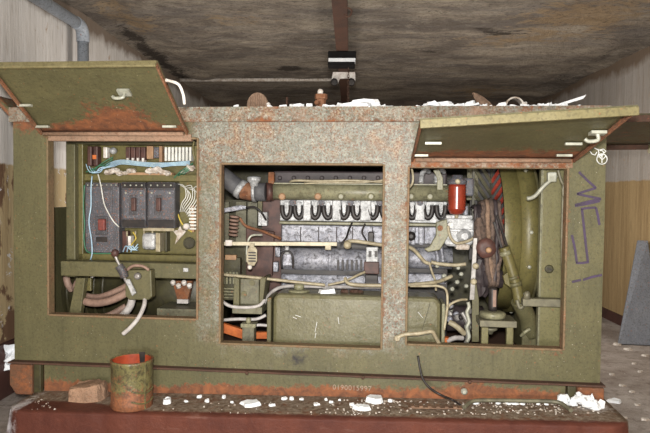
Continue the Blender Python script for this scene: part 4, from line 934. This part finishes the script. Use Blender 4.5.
part('front_handle', MB().tube(pts((397, 337.5, -.03), (405, 334.5, -.03), (418, 333.5, -.03), (431, 331.5, -.02), (435, 336, .0), (440, 345, .04)), .010, 10), 'cream', enc, 'pale bent rod handle')
v = P(397, 337, 0); part('rod_eye', MB().lathe([(-.005, .012), (.03, .016), (.038, .012)], v, (0, -1, 0), 14), 'cream', enc)

# ================================================================== right bay: fan, shroud, radiator
fan = thing('fan_shroud', 'big olive round fan shroud with slatted guard in the right hatch', 'fan shroud', (P(522, 345, .6).x, .65, ZS + .04))
yc2, Rr = .68, .47
zc2 = P(540, 238, yc2 - Rr).z
x2 = P(540, 235, yc2 - Rr).x; x1 = P(521.5, 235, yc2 - Rr + .02).x; x0 = P(504.5, 235, yc2 - Rr + .04).x
def ring(p): return MB().lathe(p, (0, yc2, zc2), (1, 0, 0), 64, cap=False)
part('flange_ring', ring([(x1, Rr - .02), (x1, Rr), (x2, Rr), (x2, Rr - .05), (x1, Rr - .05), (x1, Rr - .02)]), 'olive_clean', fan)
part('drum', ring([(x0, Rr - .03), (x1, Rr - .015), (x1, Rr - .03), (x0, Rr - .045), (x0, Rr - .03)]), 'olive_clean', fan)
part('shroud_plate', ring([(x2, Rr), (x2 + .012, Rr), (x2 + .012, .1), (x2, .1), (x2, Rr)]), 'olive', fan)
for k in range(16):
    a_ = 2 * PI * k / 16 + .06; part('rim_bolt', MB().lathe([(0, .011), (.008, .010), (.011, .004)], (((x1 + x2) / 2), yc2 - Rr * math.cos(a_) , zc2 + Rr * math.sin(a_)), (0, -math.cos(a_), math.sin(a_)), 8), 'steel_pale', fan)
# slatted guard, a v of two leaves
def leaf(A, B, zt_, zb_, n, tilt, mat, nm):
    A, B = Vector((A[0], A[1], 0)), Vector((B[0], B[1], 0)); fm = part('guard_frame', MB().bar(A + Vector((0, 0, zb_)), A + Vector((0, 0, zt_)), .012, .012).bar(B + Vector((0, 0, zb_)), B + Vector((0, 0, zt_)), .012, .012), 'olive_dark', fan)
    for k in range(n):
        z = zb_ + (zt_ - zb_) * (k + .5) / n; part(nm, MB().bar(A + Vector((0, 0, z - tilt)), B + Vector((0, 0, z + tilt)), .013, .013), mat, fm)
A, B, C_ = P(473, 200, .40), P(491, 200, .55), P(508, 200, .42)
zt_, zb_2 = P(490, 163, .48).z, P(490, 246, .48).z
leaf((A.x, A.y), (B.x, B.y), zt_, zb_2, 7, -.075, 'grey_green', 'guard_slat')
leaf((B.x, B.y), (C_.x, C_.y), zt_, zb_2, 7, .075, 'red', 'guard_slat')
part('guard_gap_shade', MB().pb(470, 160, 512, 260, .62, .02), 'black', fan)  # black sheet added so the gaps between the slats look dark
part('corner_plate', MB().pb(467, 165, 478, 200, .56, .02), 'olive_clean', fan)
part('mesh_guard', MB().pp([(500, 235), (519, 243), (516, 262), (506, 262)], .4, .02), 'belt', fan)
rad = thing('radiator_side', 'pale olive radiator side plate with a round bolt right of the fan shroud', 'radiator', (P(552, 345, .2).x, .2, ZS + .04))
part('side_plate', MB().pb(541, 160, 566, 352, .16, .03), 'sage_olive', rad, bevel=.004)
part('edge_strip', MB().pb(539.5, 160, 541.3, 352, .155, .04), 'sage', rad, bevel=.002)
part('core', MB().pb(541, 160, 577, 352, .5, .2), 'olive_dark', rad)
part('lower_tank', MB().pb(522, 318, 541, 352, .24, .2), 'olive', rad, bevel=.01)
v = P(549, 269, .16); bl = part('plate_bolt', MB().lathe([(0, .022), (.004, .022), (.006, .016)], v, (0, -1, 0), 16), 'olive_dark', rad)
part('bolt_slot', MB().bar(v + Vector((-.012, -.008, .005)), v + Vector((.012, -.008, -.005)), .005, .005), 'black', bl)
part('cross_bar', MB().pb(523, 299, 567, 307, .10, .05), 'steel_olive', rad, bevel=.004)
v = P(527, 297, .1); part('bar_nut', MB().lathe([(-.01, .018), (.02, .016), (.03, .008)], v, (0, 0, 1), 10), 'steel_olive', rad)
for px, py in ((538, 216), (536, 246), (538, 166)): v = P(px, py, .3); part('rivet', MB().lathe([(0, .016), (.01, .012), (.014, .004)], v, (0, -1, 0), 12), 'steel_pale', rad)
part('hook_rod', MB().tube(pts((527, 198.5, .10), (531, 198, .1), (536, 195, .1), (544, 186, .1), (552, 179, .1), (556, 176, .11)), .010, 10), 'steel_pale', rad, 'pale bent hook rod')
part('hook_clip', MB().pb(548, 172, 557, 182, .09, .03), 'steel_pale', rad, bevel=.006)
for q in ([(558, 170, .06), (561, 180, .06), (564, 187, .05), (563, 192, .05)], [(566, 168, .05), (565, 180, .05), (563, 190, .05), (564, 200, .05)], [(563, 196, .05), (562, 240, .06), (563, 290, .06)]): part('locking_rod', MB().tube(pts(*q), .007, 8), 'steel_olive', rad)
# green hose with clamps
gh = thing('coolant_hose', 'olive painted coolant hose slanting down with a pale band at its top', 'hose', P(520, 310, .2))
part('hose', MB().tube(pts((504, 247, .2), (511, 268, .2), (517, 290, .2), (519, 302, .2)), .028, 16), 'olive_clean', gh)
part('hose_band', MB().tube(pts((504.6, 251, .2), (506, 255, .2)), .030, 16, False), 'sage', gh, 'pale hose band')
part('clamp', MB().tube(pts((512.5, 276, .2), (513.5, 279, .2)), .032, 16, False), 'olive', gh)
part('clamp', MB().tube(pts((514.5, 282, .2), (515.5, 286, .2)), .035, 16, False), 'olive', gh)
part('lower_elbow', MB().tube(pts((519, 300, .2), (524, 310, .22), (528, 320, .25), (530, 335, .28)), .045, 16), 'olive', gh)
part('elbow_clamp', MB().tube(pts((517, 300, .17), (520, 308, .165), (525, 304, .17)), .010, 8), 'steel_olive', gh)
part('side_lever', MB().pp([(503, 276), (508, 272), (511, 288), (505, 284)], .18, .03), 'olive_clean', gh, bevel=.004)
part('drain_pipe', MB().tube(pts((521, 336, .22), (525, 332, .2), (530, 329, .2)), .009, 8), 'sage', gh)
# belts and pulleys
bd = thing('belt_drive', 'frayed brown fan belts over dark pulleys left of the fan shroud', 'belt drive', P(488, 330, .3))
xA = P(489, 240, .25).x
up, lo = (.36, P(489, 214, .30).z), (.30, P(489, 283, .27).z)
part('upper_pulley', MB().lathe([(-.05, .03), (-.05, .09), (.05, .09), (.05, .03)], (xA - .01, up[0], up[1] - .04), (1, 0, 0), 28), 'plum', bd)
part('lower_pulley', MB().lathe([(-.05, .03), (-.05, .05), (.05, .05), (.05, .03)], (xA + .03, lo[0], lo[1] + .02), (1, 0, 0), 28), 'plum', bd)
rnd = random.Random(2)
for k in range(5):
    t0, t1 = pts((483.5 + k * 4.1, 207 + 1.2 * abs(k - 2), .24 + .01 * k), (491 + k * 1.3, 284, .24))
    mb = MB(); n = 12; L = []
    for i in range(n + 1):
        t = i / n; c = Vector(t0).lerp(Vector(t1), t) + Vector((rnd.uniform(-.004, .004) + .012 * math.sin(t * PI) * (k - 2) * .6, rnd.uniform(-.006, .006), 0)); L.append(c)
    mb.tube([Vector(t0) + Vector((.0, .14, .03)), Vector(t0) + Vector((0, .04, .035))] + L + [Vector(t1) + Vector((0, .05, -.02))], .0135, 6); part('fan_belt', mb, ('belt', 'bark', 'belt', 'plum', 'belt')[k], bd)
for k in range(4):
    t0, t1 = pts((475.5 + k * 1.8, 208 + 5 * k, .29), (477 + k * 2.0, 252, .29)); mb = MB().tube([Vector(t0) + Vector((0, .12, .0)), t0, t0.lerp(t1, .5) + Vector((-.006, -.004, 0)), t1, t1 + Vector((0, .1, 0))], .011, 6); part('fan_belt', mb, 'plum', bd)
v = P(486, 248, .19); hb = part('idler_pulley', MB().lathe([(-.05, .03), (-.04, .048), (-.02, .042), (0, .052), (.015, .05), (.018, .02)], v, (0, -1, 0), 24, jit=.003), 'maroon', bd)
v = P(488.5, 250, .165); part('pulley_hub', MB().lathe([(0, .016), (.012, .014), (.016, .006)], v, (0, -1, 0), 12), 'tan', hb)
v = P(479, 232, .22); part('tensioner', MB().blob(v, .03, .03, .075, 5, .2, 2), 'belt', bd)
for q in ([(494, 222, .21), (499, 240, .21), (504, 256, .22)], [(497, 215, .22), (503, 234, .22), (508, 250, .24)]): part('drive_strut', MB().bar(P(*q[0]), P(*q[2]), .012, .012), 'black', bd, bevel=.002)
part('lower_casting', MB().blob(P(481, 276, .33), .055, .06, .12, 8, .12, 3), 'plum', bd)
sl = thing('link_strut', 'grey upright steel link with two eye bolts left of the belts', 'strut', P(473, 345, .2))
part('upright_bar', MB().pp([(473.5, 238), (477.5, 238), (474.5, 300), (469.5, 300)], .18, .012), 'steel', sl, bevel=.002)
part('lower_plate', MB().pp([(472, 282), (476, 282), (479, 300), (479, 342), (472, 342)], .19, .012), 'olive', sl, bevel=.002)
for px, py in ((475.5, 266), (473.5, 281.5)): v = P(px, py, .17); part('eye_bolt', MB().lathe([(-.01, .010), (0, .016), (.012, .016), (.018, .007)], v, (0, -1, 0), 12), 'cream', sl)
part('chain_edge', MB().tube([P(468 + 1.2 * math.sin(k * 2.1), 302 + k * 5, .17) for k in range(9)], .010, 8), 'steel_pale', sl)
# stand with the pale disc
sd = thing('disc_stand', 'small olive bracket stand carrying a pale green disc by the belts', 'stand', P(497, 348, .13))
part('top_plate', MB().pb(480, 321, 517, 327.5, .05, .16), 'steel_olive', sd, bevel=.003)
for px in (481.5, 506.5): part('leg', MB().pb(px, 327.5, px + 6.5, 352, .06, .03), 'sage_olive', sd, bevel=.002)
for px in (482.5, 507.5): part('leg', MB().pb(px, 327.5, px + 6, 352, .17, .03), 'olive', sd, bevel=.002)
v = P(492.5, 319, .13); zt2 = sd_z = P(497, 321, .05).z
part('disc', MB().lathe([(0, .05), (.004, .064), (.022, .066), (.030, .062), (.034, .045), (.036, .02)], (v.x, .13, sd_z), (0, 0, 1), 32), 'sage', sd, 'pale green disc')
part('spindle', MB().lathe([(0, .02), (.02, .022), (.11, .022), (.12, .016)], (v.x, .13, sd_z + .036), (0, 0, 1), 18), 'black', sd)
part('spindle_label', MB().box(v.x - .004, v.x + .012, .1065, .112, sd_z + .06, sd_z + .145), 'cable_pink', sd, 'pinkish label strip')
v = P(491, 330, .1); part('under_nut', MB().lathe([(0, .035), (.012, .035), (.02, .018), (.035, .012)], (v.x, .12, P(491, 328, .1).z), (0, 0, -1), 12), 'steel_olive', sd)

# ================================================================== things on the roof edge
ZR = ZT - .003
def on_roof(px, yl): return P(px, 105, yl).x
rnd = random.Random(21)
# the large pieces
mb = MB(); x = on_roof(357, .02); mb.flake((x, .06, ZR), .125, .06, .03, 13, .0); mb.flake((x + .04, .08, ZR + .025), .09, .05, .02, 14, .06)
solid('plaster_slab', mb, 'white', 'largest flat white plaster slab on the roof edge below the ceiling trolleys', 'plaster')
mb = MB(); x = on_roof(569, .1)
mb.hull([(x - .10, .06, ZR), (x + .09, .06, ZR), (x + .09, .12, ZR), (x - .10, .12, ZR)], [(x - .09, .065, ZR + .012), (x + .085, .065, ZR + .012), (x + .085, .115, ZR + .012), (x - .09, .115, ZR + .012)])
mb.hull([(x - .08, .08, ZR + .008), (x + .06, .08, ZR + .05), (x + .055, .12, ZR + .05), (x - .08, .12, ZR + .008)], [(x - .07, .08, ZR + .022), (x + .075, .08, ZR + .07), (x + .075, .12, ZR + .07), (x - .07, .12, ZR + .022)])
solid('plaster_slab', mb, 'white', 'bent white plaster flake sticking up at the right end of the roof edge', 'plaster')
mb = MB(); x = on_roof(437, .04); mb.flake((x, .07, ZR), .10, .05, .028, 17, .03); solid('plaster_slab', mb, 'white', 'thick white plaster piece tilted on the roof edge above the right hatch corner', 'plaster')
k = 0
for px in list(range(206, 262, 11)) + list(range(266, 335, 7)) + list(range(372, 560, 6)):
    r = rnd.uniform(.014, .034) if px > 290 else rnd.uniform(.01, .02)
    yl = rnd.uniform(.0, .1); x = on_roof(px + rnd.uniform(-3, 3), yl)
    mb = MB().flake((x, yl, ZR), r * 1.3, r, rnd.uniform(.008, .022) * (1.0 if px > 290 else .6), 100 + k, rnd.uniform(-.15, .25)); k += 1
    solid('plaster_flake', mb, 'white', 'small white plaster flake lying along the rusty roof edge of the housing', 'plaster flake', group='plaster flakes along the roof edge')
crumbs = MB()
for i in range(260):
    px = 270 + 310 * rnd.random() ** .8; yl = rnd.uniform(-.015, .12); r = rnd.uniform(.003, .008); crumbs.blob((on_roof(px, yl), yl, ZR + r * .5), r, r, r, i, .3, 1)
o = solid('plaster_crumbs', crumbs, 'white', 'fine white plaster crumbs strewn along the roof edge', 'crumbs'); o['kind'] = 'stuff'
# brown fan-shaped scrap
x = on_roof(258, .2); mb = MB()
poly = [(x - .05, ZR)] + [(x + .058 * math.cos(a_), ZR + .042 + .068 * math.sin(a_)) for a_ in [PI - k * PI / 10 for k in range(11)]] + [(x + .05, ZR)]
mb.prism(poly, .18, .22)
tb_ = thing('fibre_brush', 'rounded brown brush head standing on the roof edge at the left', 'brush', (x, .2, ZR))
part('bristles', mb, 'bark', tb_, bevel=.008)
part('pale_edge', MB().tube([(x + .045, .185, ZR), (x + .062, .185, ZR + .03), (x + .055, .19, ZR + .05)], .012, 8), 'ceramic', tb_, 'pale edge')
for k in range(7): part('bristle_row', MB().bar((x - .04 + k * .013, .176, ZR), (x - .036 + k * .012, .176, ZR + .08 + .02 * math.sin(k * .5)), .004, .006), 'wood_brown', tb_)
x = on_roof(321, .2); t = thing('pipe_fitting', 'rusty orange pipe fitting standing beside the largest plaster slab', 'pipe fitting', (x, .2, ZR))
part('socket', MB().lathe([(0, .024), (.07, .026), (.073, .034), (.098, .034), (.10, .022)], (x, .2, ZR), (0, 0, 1), 8, False), 'rust', t)
part('plug', MB().lathe([(.10, .015), (.116, .016), (.126, .010)], (x - .004, .2, ZR), (0, 0, 1), 10), 'ceramic', t)
part('side_nut', MB().lathe([(0, .014), (.02, .013)], (x - .012, .175, ZR + .05), (-.4, -1, 0), 6, False), 'rust', t)
x = on_roof(286.5, .2); solid('short_peg', MB().cyl((x, .2, ZR), (x + .002, .2, ZR + .085), .006, 8), 'rust_dark', 'thin dark peg standing on the roof between the brush and the fitting', 'peg')
# curled scraps on the right
leaf_pix = [(472, 88), (474, 86), (479, 87.5), (485, 91), (491, 97), (497, 106), (490, 108), (482, 108), (478, 101), (474.5, 93)]
lq = [P(a, b, .22) for a, b in leaf_pix]; dz_ = ZR - min(q.z for q in lq)
mb = MB().hull([Vector((q.x, .22 + .03 * math.sin(i * .7), q.z + dz_)) for i, q in enumerate(lq)], [Vector((q.x + .004, .245 + .03 * math.sin(i * .7), q.z + dz_)) for i, q in enumerate(lq)])
solid('bark_scrap', mb, 'bark', 'pointed brown curled scrap leaning on the roof edge at the right', 'scrap', bevel=.003)
x = on_roof(514, .25); mb = MB(); seq = []
for i in range(15):
    a_ = PI * 1.05 - i * PI * .98 / 14; seq.append((x + .045 * math.cos(a_), ZR + .038 + .045 * math.sin(a_) if i else ZR))
for (a, b), (c, d) in zip(seq, seq[1:]): mb.bar((a, .26, b), (c, .26, d), .008, .06, (0, 1, 0))
ts_ = thing('metal_hoop', 'curled strip of pale metal arching up beside the pointed scrap', 'metal strip', (x, .26, ZR))
part('strip', mb, 'dirty', ts_)
mb = MB(); mb.flake((x + .045, .24, ZR + .02), .025, .025, .02, 5); mb.flake((x + .05, .24, ZR + .04), .018, .02, .02, 6); part('torn_end', mb, 'ceramic', ts_, 'pale torn end')
x = on_roof(529, .25); solid('bent_wire', MB().tube([(x - .03, .25, ZR), (x - .012, .25, ZR + .03), (x + .01, .25, ZR + .028), (x + .02, .25, ZR)], .003, 6), 'rust_dark', 'little bent dark wire on the roof right of the metal hoop', 'wire')

# ================================================================== things on the plinth
def on_p(px, py):
    v = PZ(px, py, ZP)
    for _ in range(4): v = PZ(px, py, zp(v.x))
    return v
v = on_p(132, 405.5); rc = (P(151.5, 380, v.y).x - P(112.5, 380, v.y).x) / 2; hc = P(132, 358.5, v.y).z - v.z
can = thing('tin_can', 'dented olive tin can with an orange red inside standing on the plinth', 'can', (v.x, v.y, v.z))
part('wall', MB().lathe([(0, rc - .003), (.004, rc), (.02, rc), (.026, rc + .002), (.032, rc), (hc * .5, rc - .001), (hc - .02, rc), (hc - .012, rc + .003), (hc, rc + .003), (hc, rc - .005), (hc - .02, rc - .005), (.01, rc - .005)], (v.x, v.y, v.z), (0, 0, 1), 40, cap=True), 'can_green', can, wear=lambda x, y, z, b=v.z: (.85 * cl(1 - (z - b) / .15) + .3 * cl((z - b - hc + .02) / .02), .12, 0))
mb = MB().lathe([(.012, rc - .006), (hc - .003, rc - .0065)], (v.x, v.y, v.z), (0, 0, 1), 40, cap=False); part('lining', mb, 'can_red', can, 'orange red inside')
part('can_bottom', MB().lathe([(.011, rc - .007), (.013, rc - .007)], (v.x, v.y, v.z), (0, 0, 1), 40), 'can_red', can)
part('dark_streak', MB().pp([(139, 352), (145, 352), (144.5, 364), (140, 364)], v.y + rc - .014, .003), 'black', can, 'dark streak inside')
part('seam', MB().bar((v.x + rc * .87, v.y - rc * .5, v.z + .005), (v.x + rc * .87, v.y - rc * .5, v.z + hc - .004), .008, .004), 'can_green', can)
for dy in (.045, .095): part('wire_loop', MB().tube([(v.x + (rc + .004) * math.cos(a_), v.y + (rc + .004) * math.sin(a_), v.z + dy + .012 * math.sin(a_ * 3)) for a_ in [-1.2 + i * .25 for i in range(6)]], .004, 6), 'can_green', can)
v = on_p(81, 403); rx = (P(99, 395, v.y).x - P(63, 395, v.y).x) / 2
mb = MB(); hb_ = .085
lo_ = [(-1, -.2), (-.75, -.62), (.2, -.7), (.85, -.5), (1, -.1), (.9, .5), (0, .6), (-.8, .4)]
c0 = Vector((v.x, v.y + .075, v.z))
mb.hull([c0 + Vector((a * rx, b * .11, 0)) for a, b in lo_], [c0 + Vector((a * rx * .97, b * .105, hb_ * (.72 + .3 * (a + 1) / 2))) for a, b in lo_])
bmesh.ops.triangulate(mb.bm, faces=mb.bm.faces[:]); bmesh.ops.subdivide_edges(mb.bm, edges=mb.bm.edges[:], cuts=2, use_grid_fill=True)
rnd = random.Random(8)
for q in mb.bm.verts:
    if q.co.z > v.z + .004:
        d_ = q.co - (c0 + Vector((0, 0, .04))); d_.x /= rx; d_.y /= .11; d_.z /= .05
        q.co -= Vector((d_.x * rx, d_.y * .11, d_.z * .03)) * .13 * cl(d_.length - .9, 0, 1) * 2
        q.co += Vector((rnd.uniform(-.004, .004), rnd.uniform(-.004, .004), rnd.uniform(-.004, .004)))
solid('brick_piece', mb, 'brick', 'broken orange brown brick lying on the plinth left of the tin can', 'brick')
# plaster pieces with a place of their own
def lay(px, py, rx, ry, h, seed, label, tilt=0., mat='white', name='plaster_piece', group=None):
    v = on_p(px, py); mb = MB().flake((v.x, v.y, v.z + .002), rx, ry, h, seed, tilt); return solid(name, mb, mat, label, 'plaster', group=group)
lay(167, 403, .03, .035, .02, 3, 'white plaster chip on the plinth just right of the tin can')
lay(251, 405, .055, .05, .016, 9, 'broad flat white plaster piece on the plinth below the soot mark')
lay(375, 402, .06, .045, .022, 12, 'long white plaster piece against the skid below the serial number')
lay(362, 410, .045, .035, .018, 22, 'jagged white plaster piece in front of the long one below the serial number')
lay(80, 391, .022, .025, .04, 23, 'pale stone behind the brick at the foot of the skid', name='pale_stone', mat='dirty')
v = on_p(563, 404); solid('plaster_lump', MB().blob((v.x, v.y, v.z + .022), .03, .025, .028, 4, .2, 2), 'white', 'round white plaster lump left of the snowy heap at the right end', 'plaster')
hp = MB(); rnd = random.Random(31)
v = on_p(586, 406)
for i in range(26): hp.blob((v.x + rnd.gauss(0, .034), min(v.y + rnd.gauss(0, .03), -.06), v.z + .008 + abs(rnd.gauss(0, .014))), *(rnd.uniform(.014, .03) for _ in range(3)), i, .3, 1)
o = solid('plaster_heap', hp, 'white', 'snowy heap of crumbled white plaster at the right end of the plinth', 'plaster heap'); o['kind'] = 'stuff'
k = 0
for px, py in ((186, 402), (200, 397), (207, 402), (232, 403), (285, 398), (293, 397), (302, 399), (326, 400), (331, 403), (340, 400), (352, 406), (390, 402), (505, 399), (512, 400), (498, 404), (520, 401), (536, 402), (546, 405), (476, 404), (272, 406), (316, 405), (224, 398)):
    v = on_p(px, py); r = rnd.uniform(.008, .018); mb = MB().flake((v.x, min(v.y, -.06), v.z + .001), r * 1.2, r, rnd.uniform(.006, .014), 300 + k, 0); k += 1
    solid('plaster_chip', mb, 'white', 'small white plaster chip scattered on the plinth along the foot of the skid', 'plaster chip', group='small plaster chips on the plinth')
cr = MB()
for i in range(420):
    px = rnd.choice((rnd.uniform(150, 600), rnd.gauss(545, 35), rnd.gauss(370, 25), rnd.gauss(485, 40), rnd.uniform(30, 150))); px = max(24, min(600, px)); py = rnd.uniform(399, 415)
    v = on_p(px, py); r = rnd.uniform(.002, .0065)
    if v.x < pxr - .03 and v.y > pyf + .02 and not 55 < px < 157: cr.blob((v.x, min(v.y, -.055), v.z + r * .4), r, r, r * .7, i, .35, 1)
o = solid('plaster_crumbs', cr, 'dirty', 'dirty crumbs of plaster and rust strewn over the top of the plinth', 'crumbs'); o['kind'] = 'stuff'
# rods, wire and strap on the plinth
q = [on_p(464, 410), on_p(474, 405.5), on_p(500, 405), on_p(530, 405.5), on_p(556, 406.5), on_p(566, 409), on_p(571, 413)]
solid('bent_rod', MB().tube([Vector((p.x, p.y, zp(p.x) + .022)) if 0 < i < 5 else Vector((p.x, p.y, zp(p.x) + .012)) for i, p in enumerate(q)], .0095, 10), 'steel_olive', 'dark bent steel rod lying along the right half of the plinth', 'rod')
mb = MB(); a, b = on_p(408, 408), on_p(462, 409); a.z += .006; b.z += .006; mb.bar(a, b, .035, .006)
for i in range(6): c = a.lerp(b, (i + .7) / 6.4); mb.bar(c + Vector((-.006, -.02, .006)), c + Vector((-.006, .02, .006)), .018, .008)
t = solid('notched_strap', mb, 'wood_brown', 'flat pale brown notched strap lying on the plinth under the wire', 'strap', bevel=.002)
solid('black_wire', MB().tube([P(418, 356, -.012), P(420, 368, -.03), P(423, 379, -.052), P(430, 388, -.075), P(441, 395, -.10), on_p(452, 403) + Vector((0, 0, .016)), on_p(460, 407) + Vector((0, 0, .012))], .0055, 8), 'black', 'thin black wire drooping over the skid down to the plinth', 'wire')
q = P(464, 391, -.005); t = solid('skid_bolt', MB().lathe([(0, .016), (.02, .016), (.022, .009), (.03, .008)], (q.x, 0.002, q.z), (0, -1, 0), 12), 'steel_pale', 'pale ringed bolt in the skid above the bent rod', 'bolt')
# rubble on the floor at the right
k = 0
for px, py, r in ((614, 402, .035), (622, 386, .02), (632, 392, .015), (640, 372, .02), (628, 350, .03), (645, 356, .025), (618, 345, .03), (637, 405, .018), (645, 420, .02), (625, 418, .015), (612, 375, .02), (634, 364, .018)):
    d = -CAM.z / ray(px, py).z; p = CAM + ray(px, py) * d
    mb = MB().flake((p.x, p.y, 0), r * 1.4, r, r * .5, 500 + k, 0)
    if k == 0: solid('plaster_piece', mb, 'white', 'white plaster piece on the floor just right of the plinth end', 'plaster', WM)
    else: solid('rubble_chip', mb, 'dirty', 'small pale rubble chip scattered on the floor right of the housing', 'rubble', WM, group='rubble chips on the floor')
    k += 1
# ================================================================== light
def lamp(name, kind, loc, energy, size, color, aim=None):
    l = bpy.data.lights.new(name, kind); l.energy = energy; l.color = color
    if kind == 'POINT': l.shadow_soft_size = size
    else: l.size = size
    o = bpy.data.objects.new(name, l); COL.objects.link(o); o.location = loc
    if aim: o.rotation_euler = (Vector(aim) - Vector(loc)).to_track_quat('-Z', 'Y').to_euler()
lamp('camera_flash', 'POINT', (-.02, -.08, 1.40), 490, .05, (1, .96, .9))
lamp('added_rear_fill', 'POINT', (1.2, 5.0, 1.25), 60, .2, (1, .93, .85))  # unseen fill added behind the machine to brighten ceiling and walls
lamp('added_rear_fill', 'POINT', (-.9, 4.8, 1.2), 50, .2, (1, .93, .85))  # second unseen fill, added for the rear ceiling and left side
lamp('added_low_fill', 'AREA', (-.3, -1.2, .55), 85, .6, (1, .96, .9), (.0, 4.0, 1.9))  # unseen soft fill added low down for hatch undersides and ceiling
w = bpy.data.worlds.new('world'); sc.world = w; w.use_nodes = True
w.node_tree.nodes['Background'].inputs[0].default_value = (.85, .92, 1, 1); w.node_tree.nodes['Background'].inputs[1].default_value = .35
vs = sc.view_settings; vs.view_transform = 'Standard'; vs.look = 'None'; vs.gamma = 1; vs.exposure = 0.1
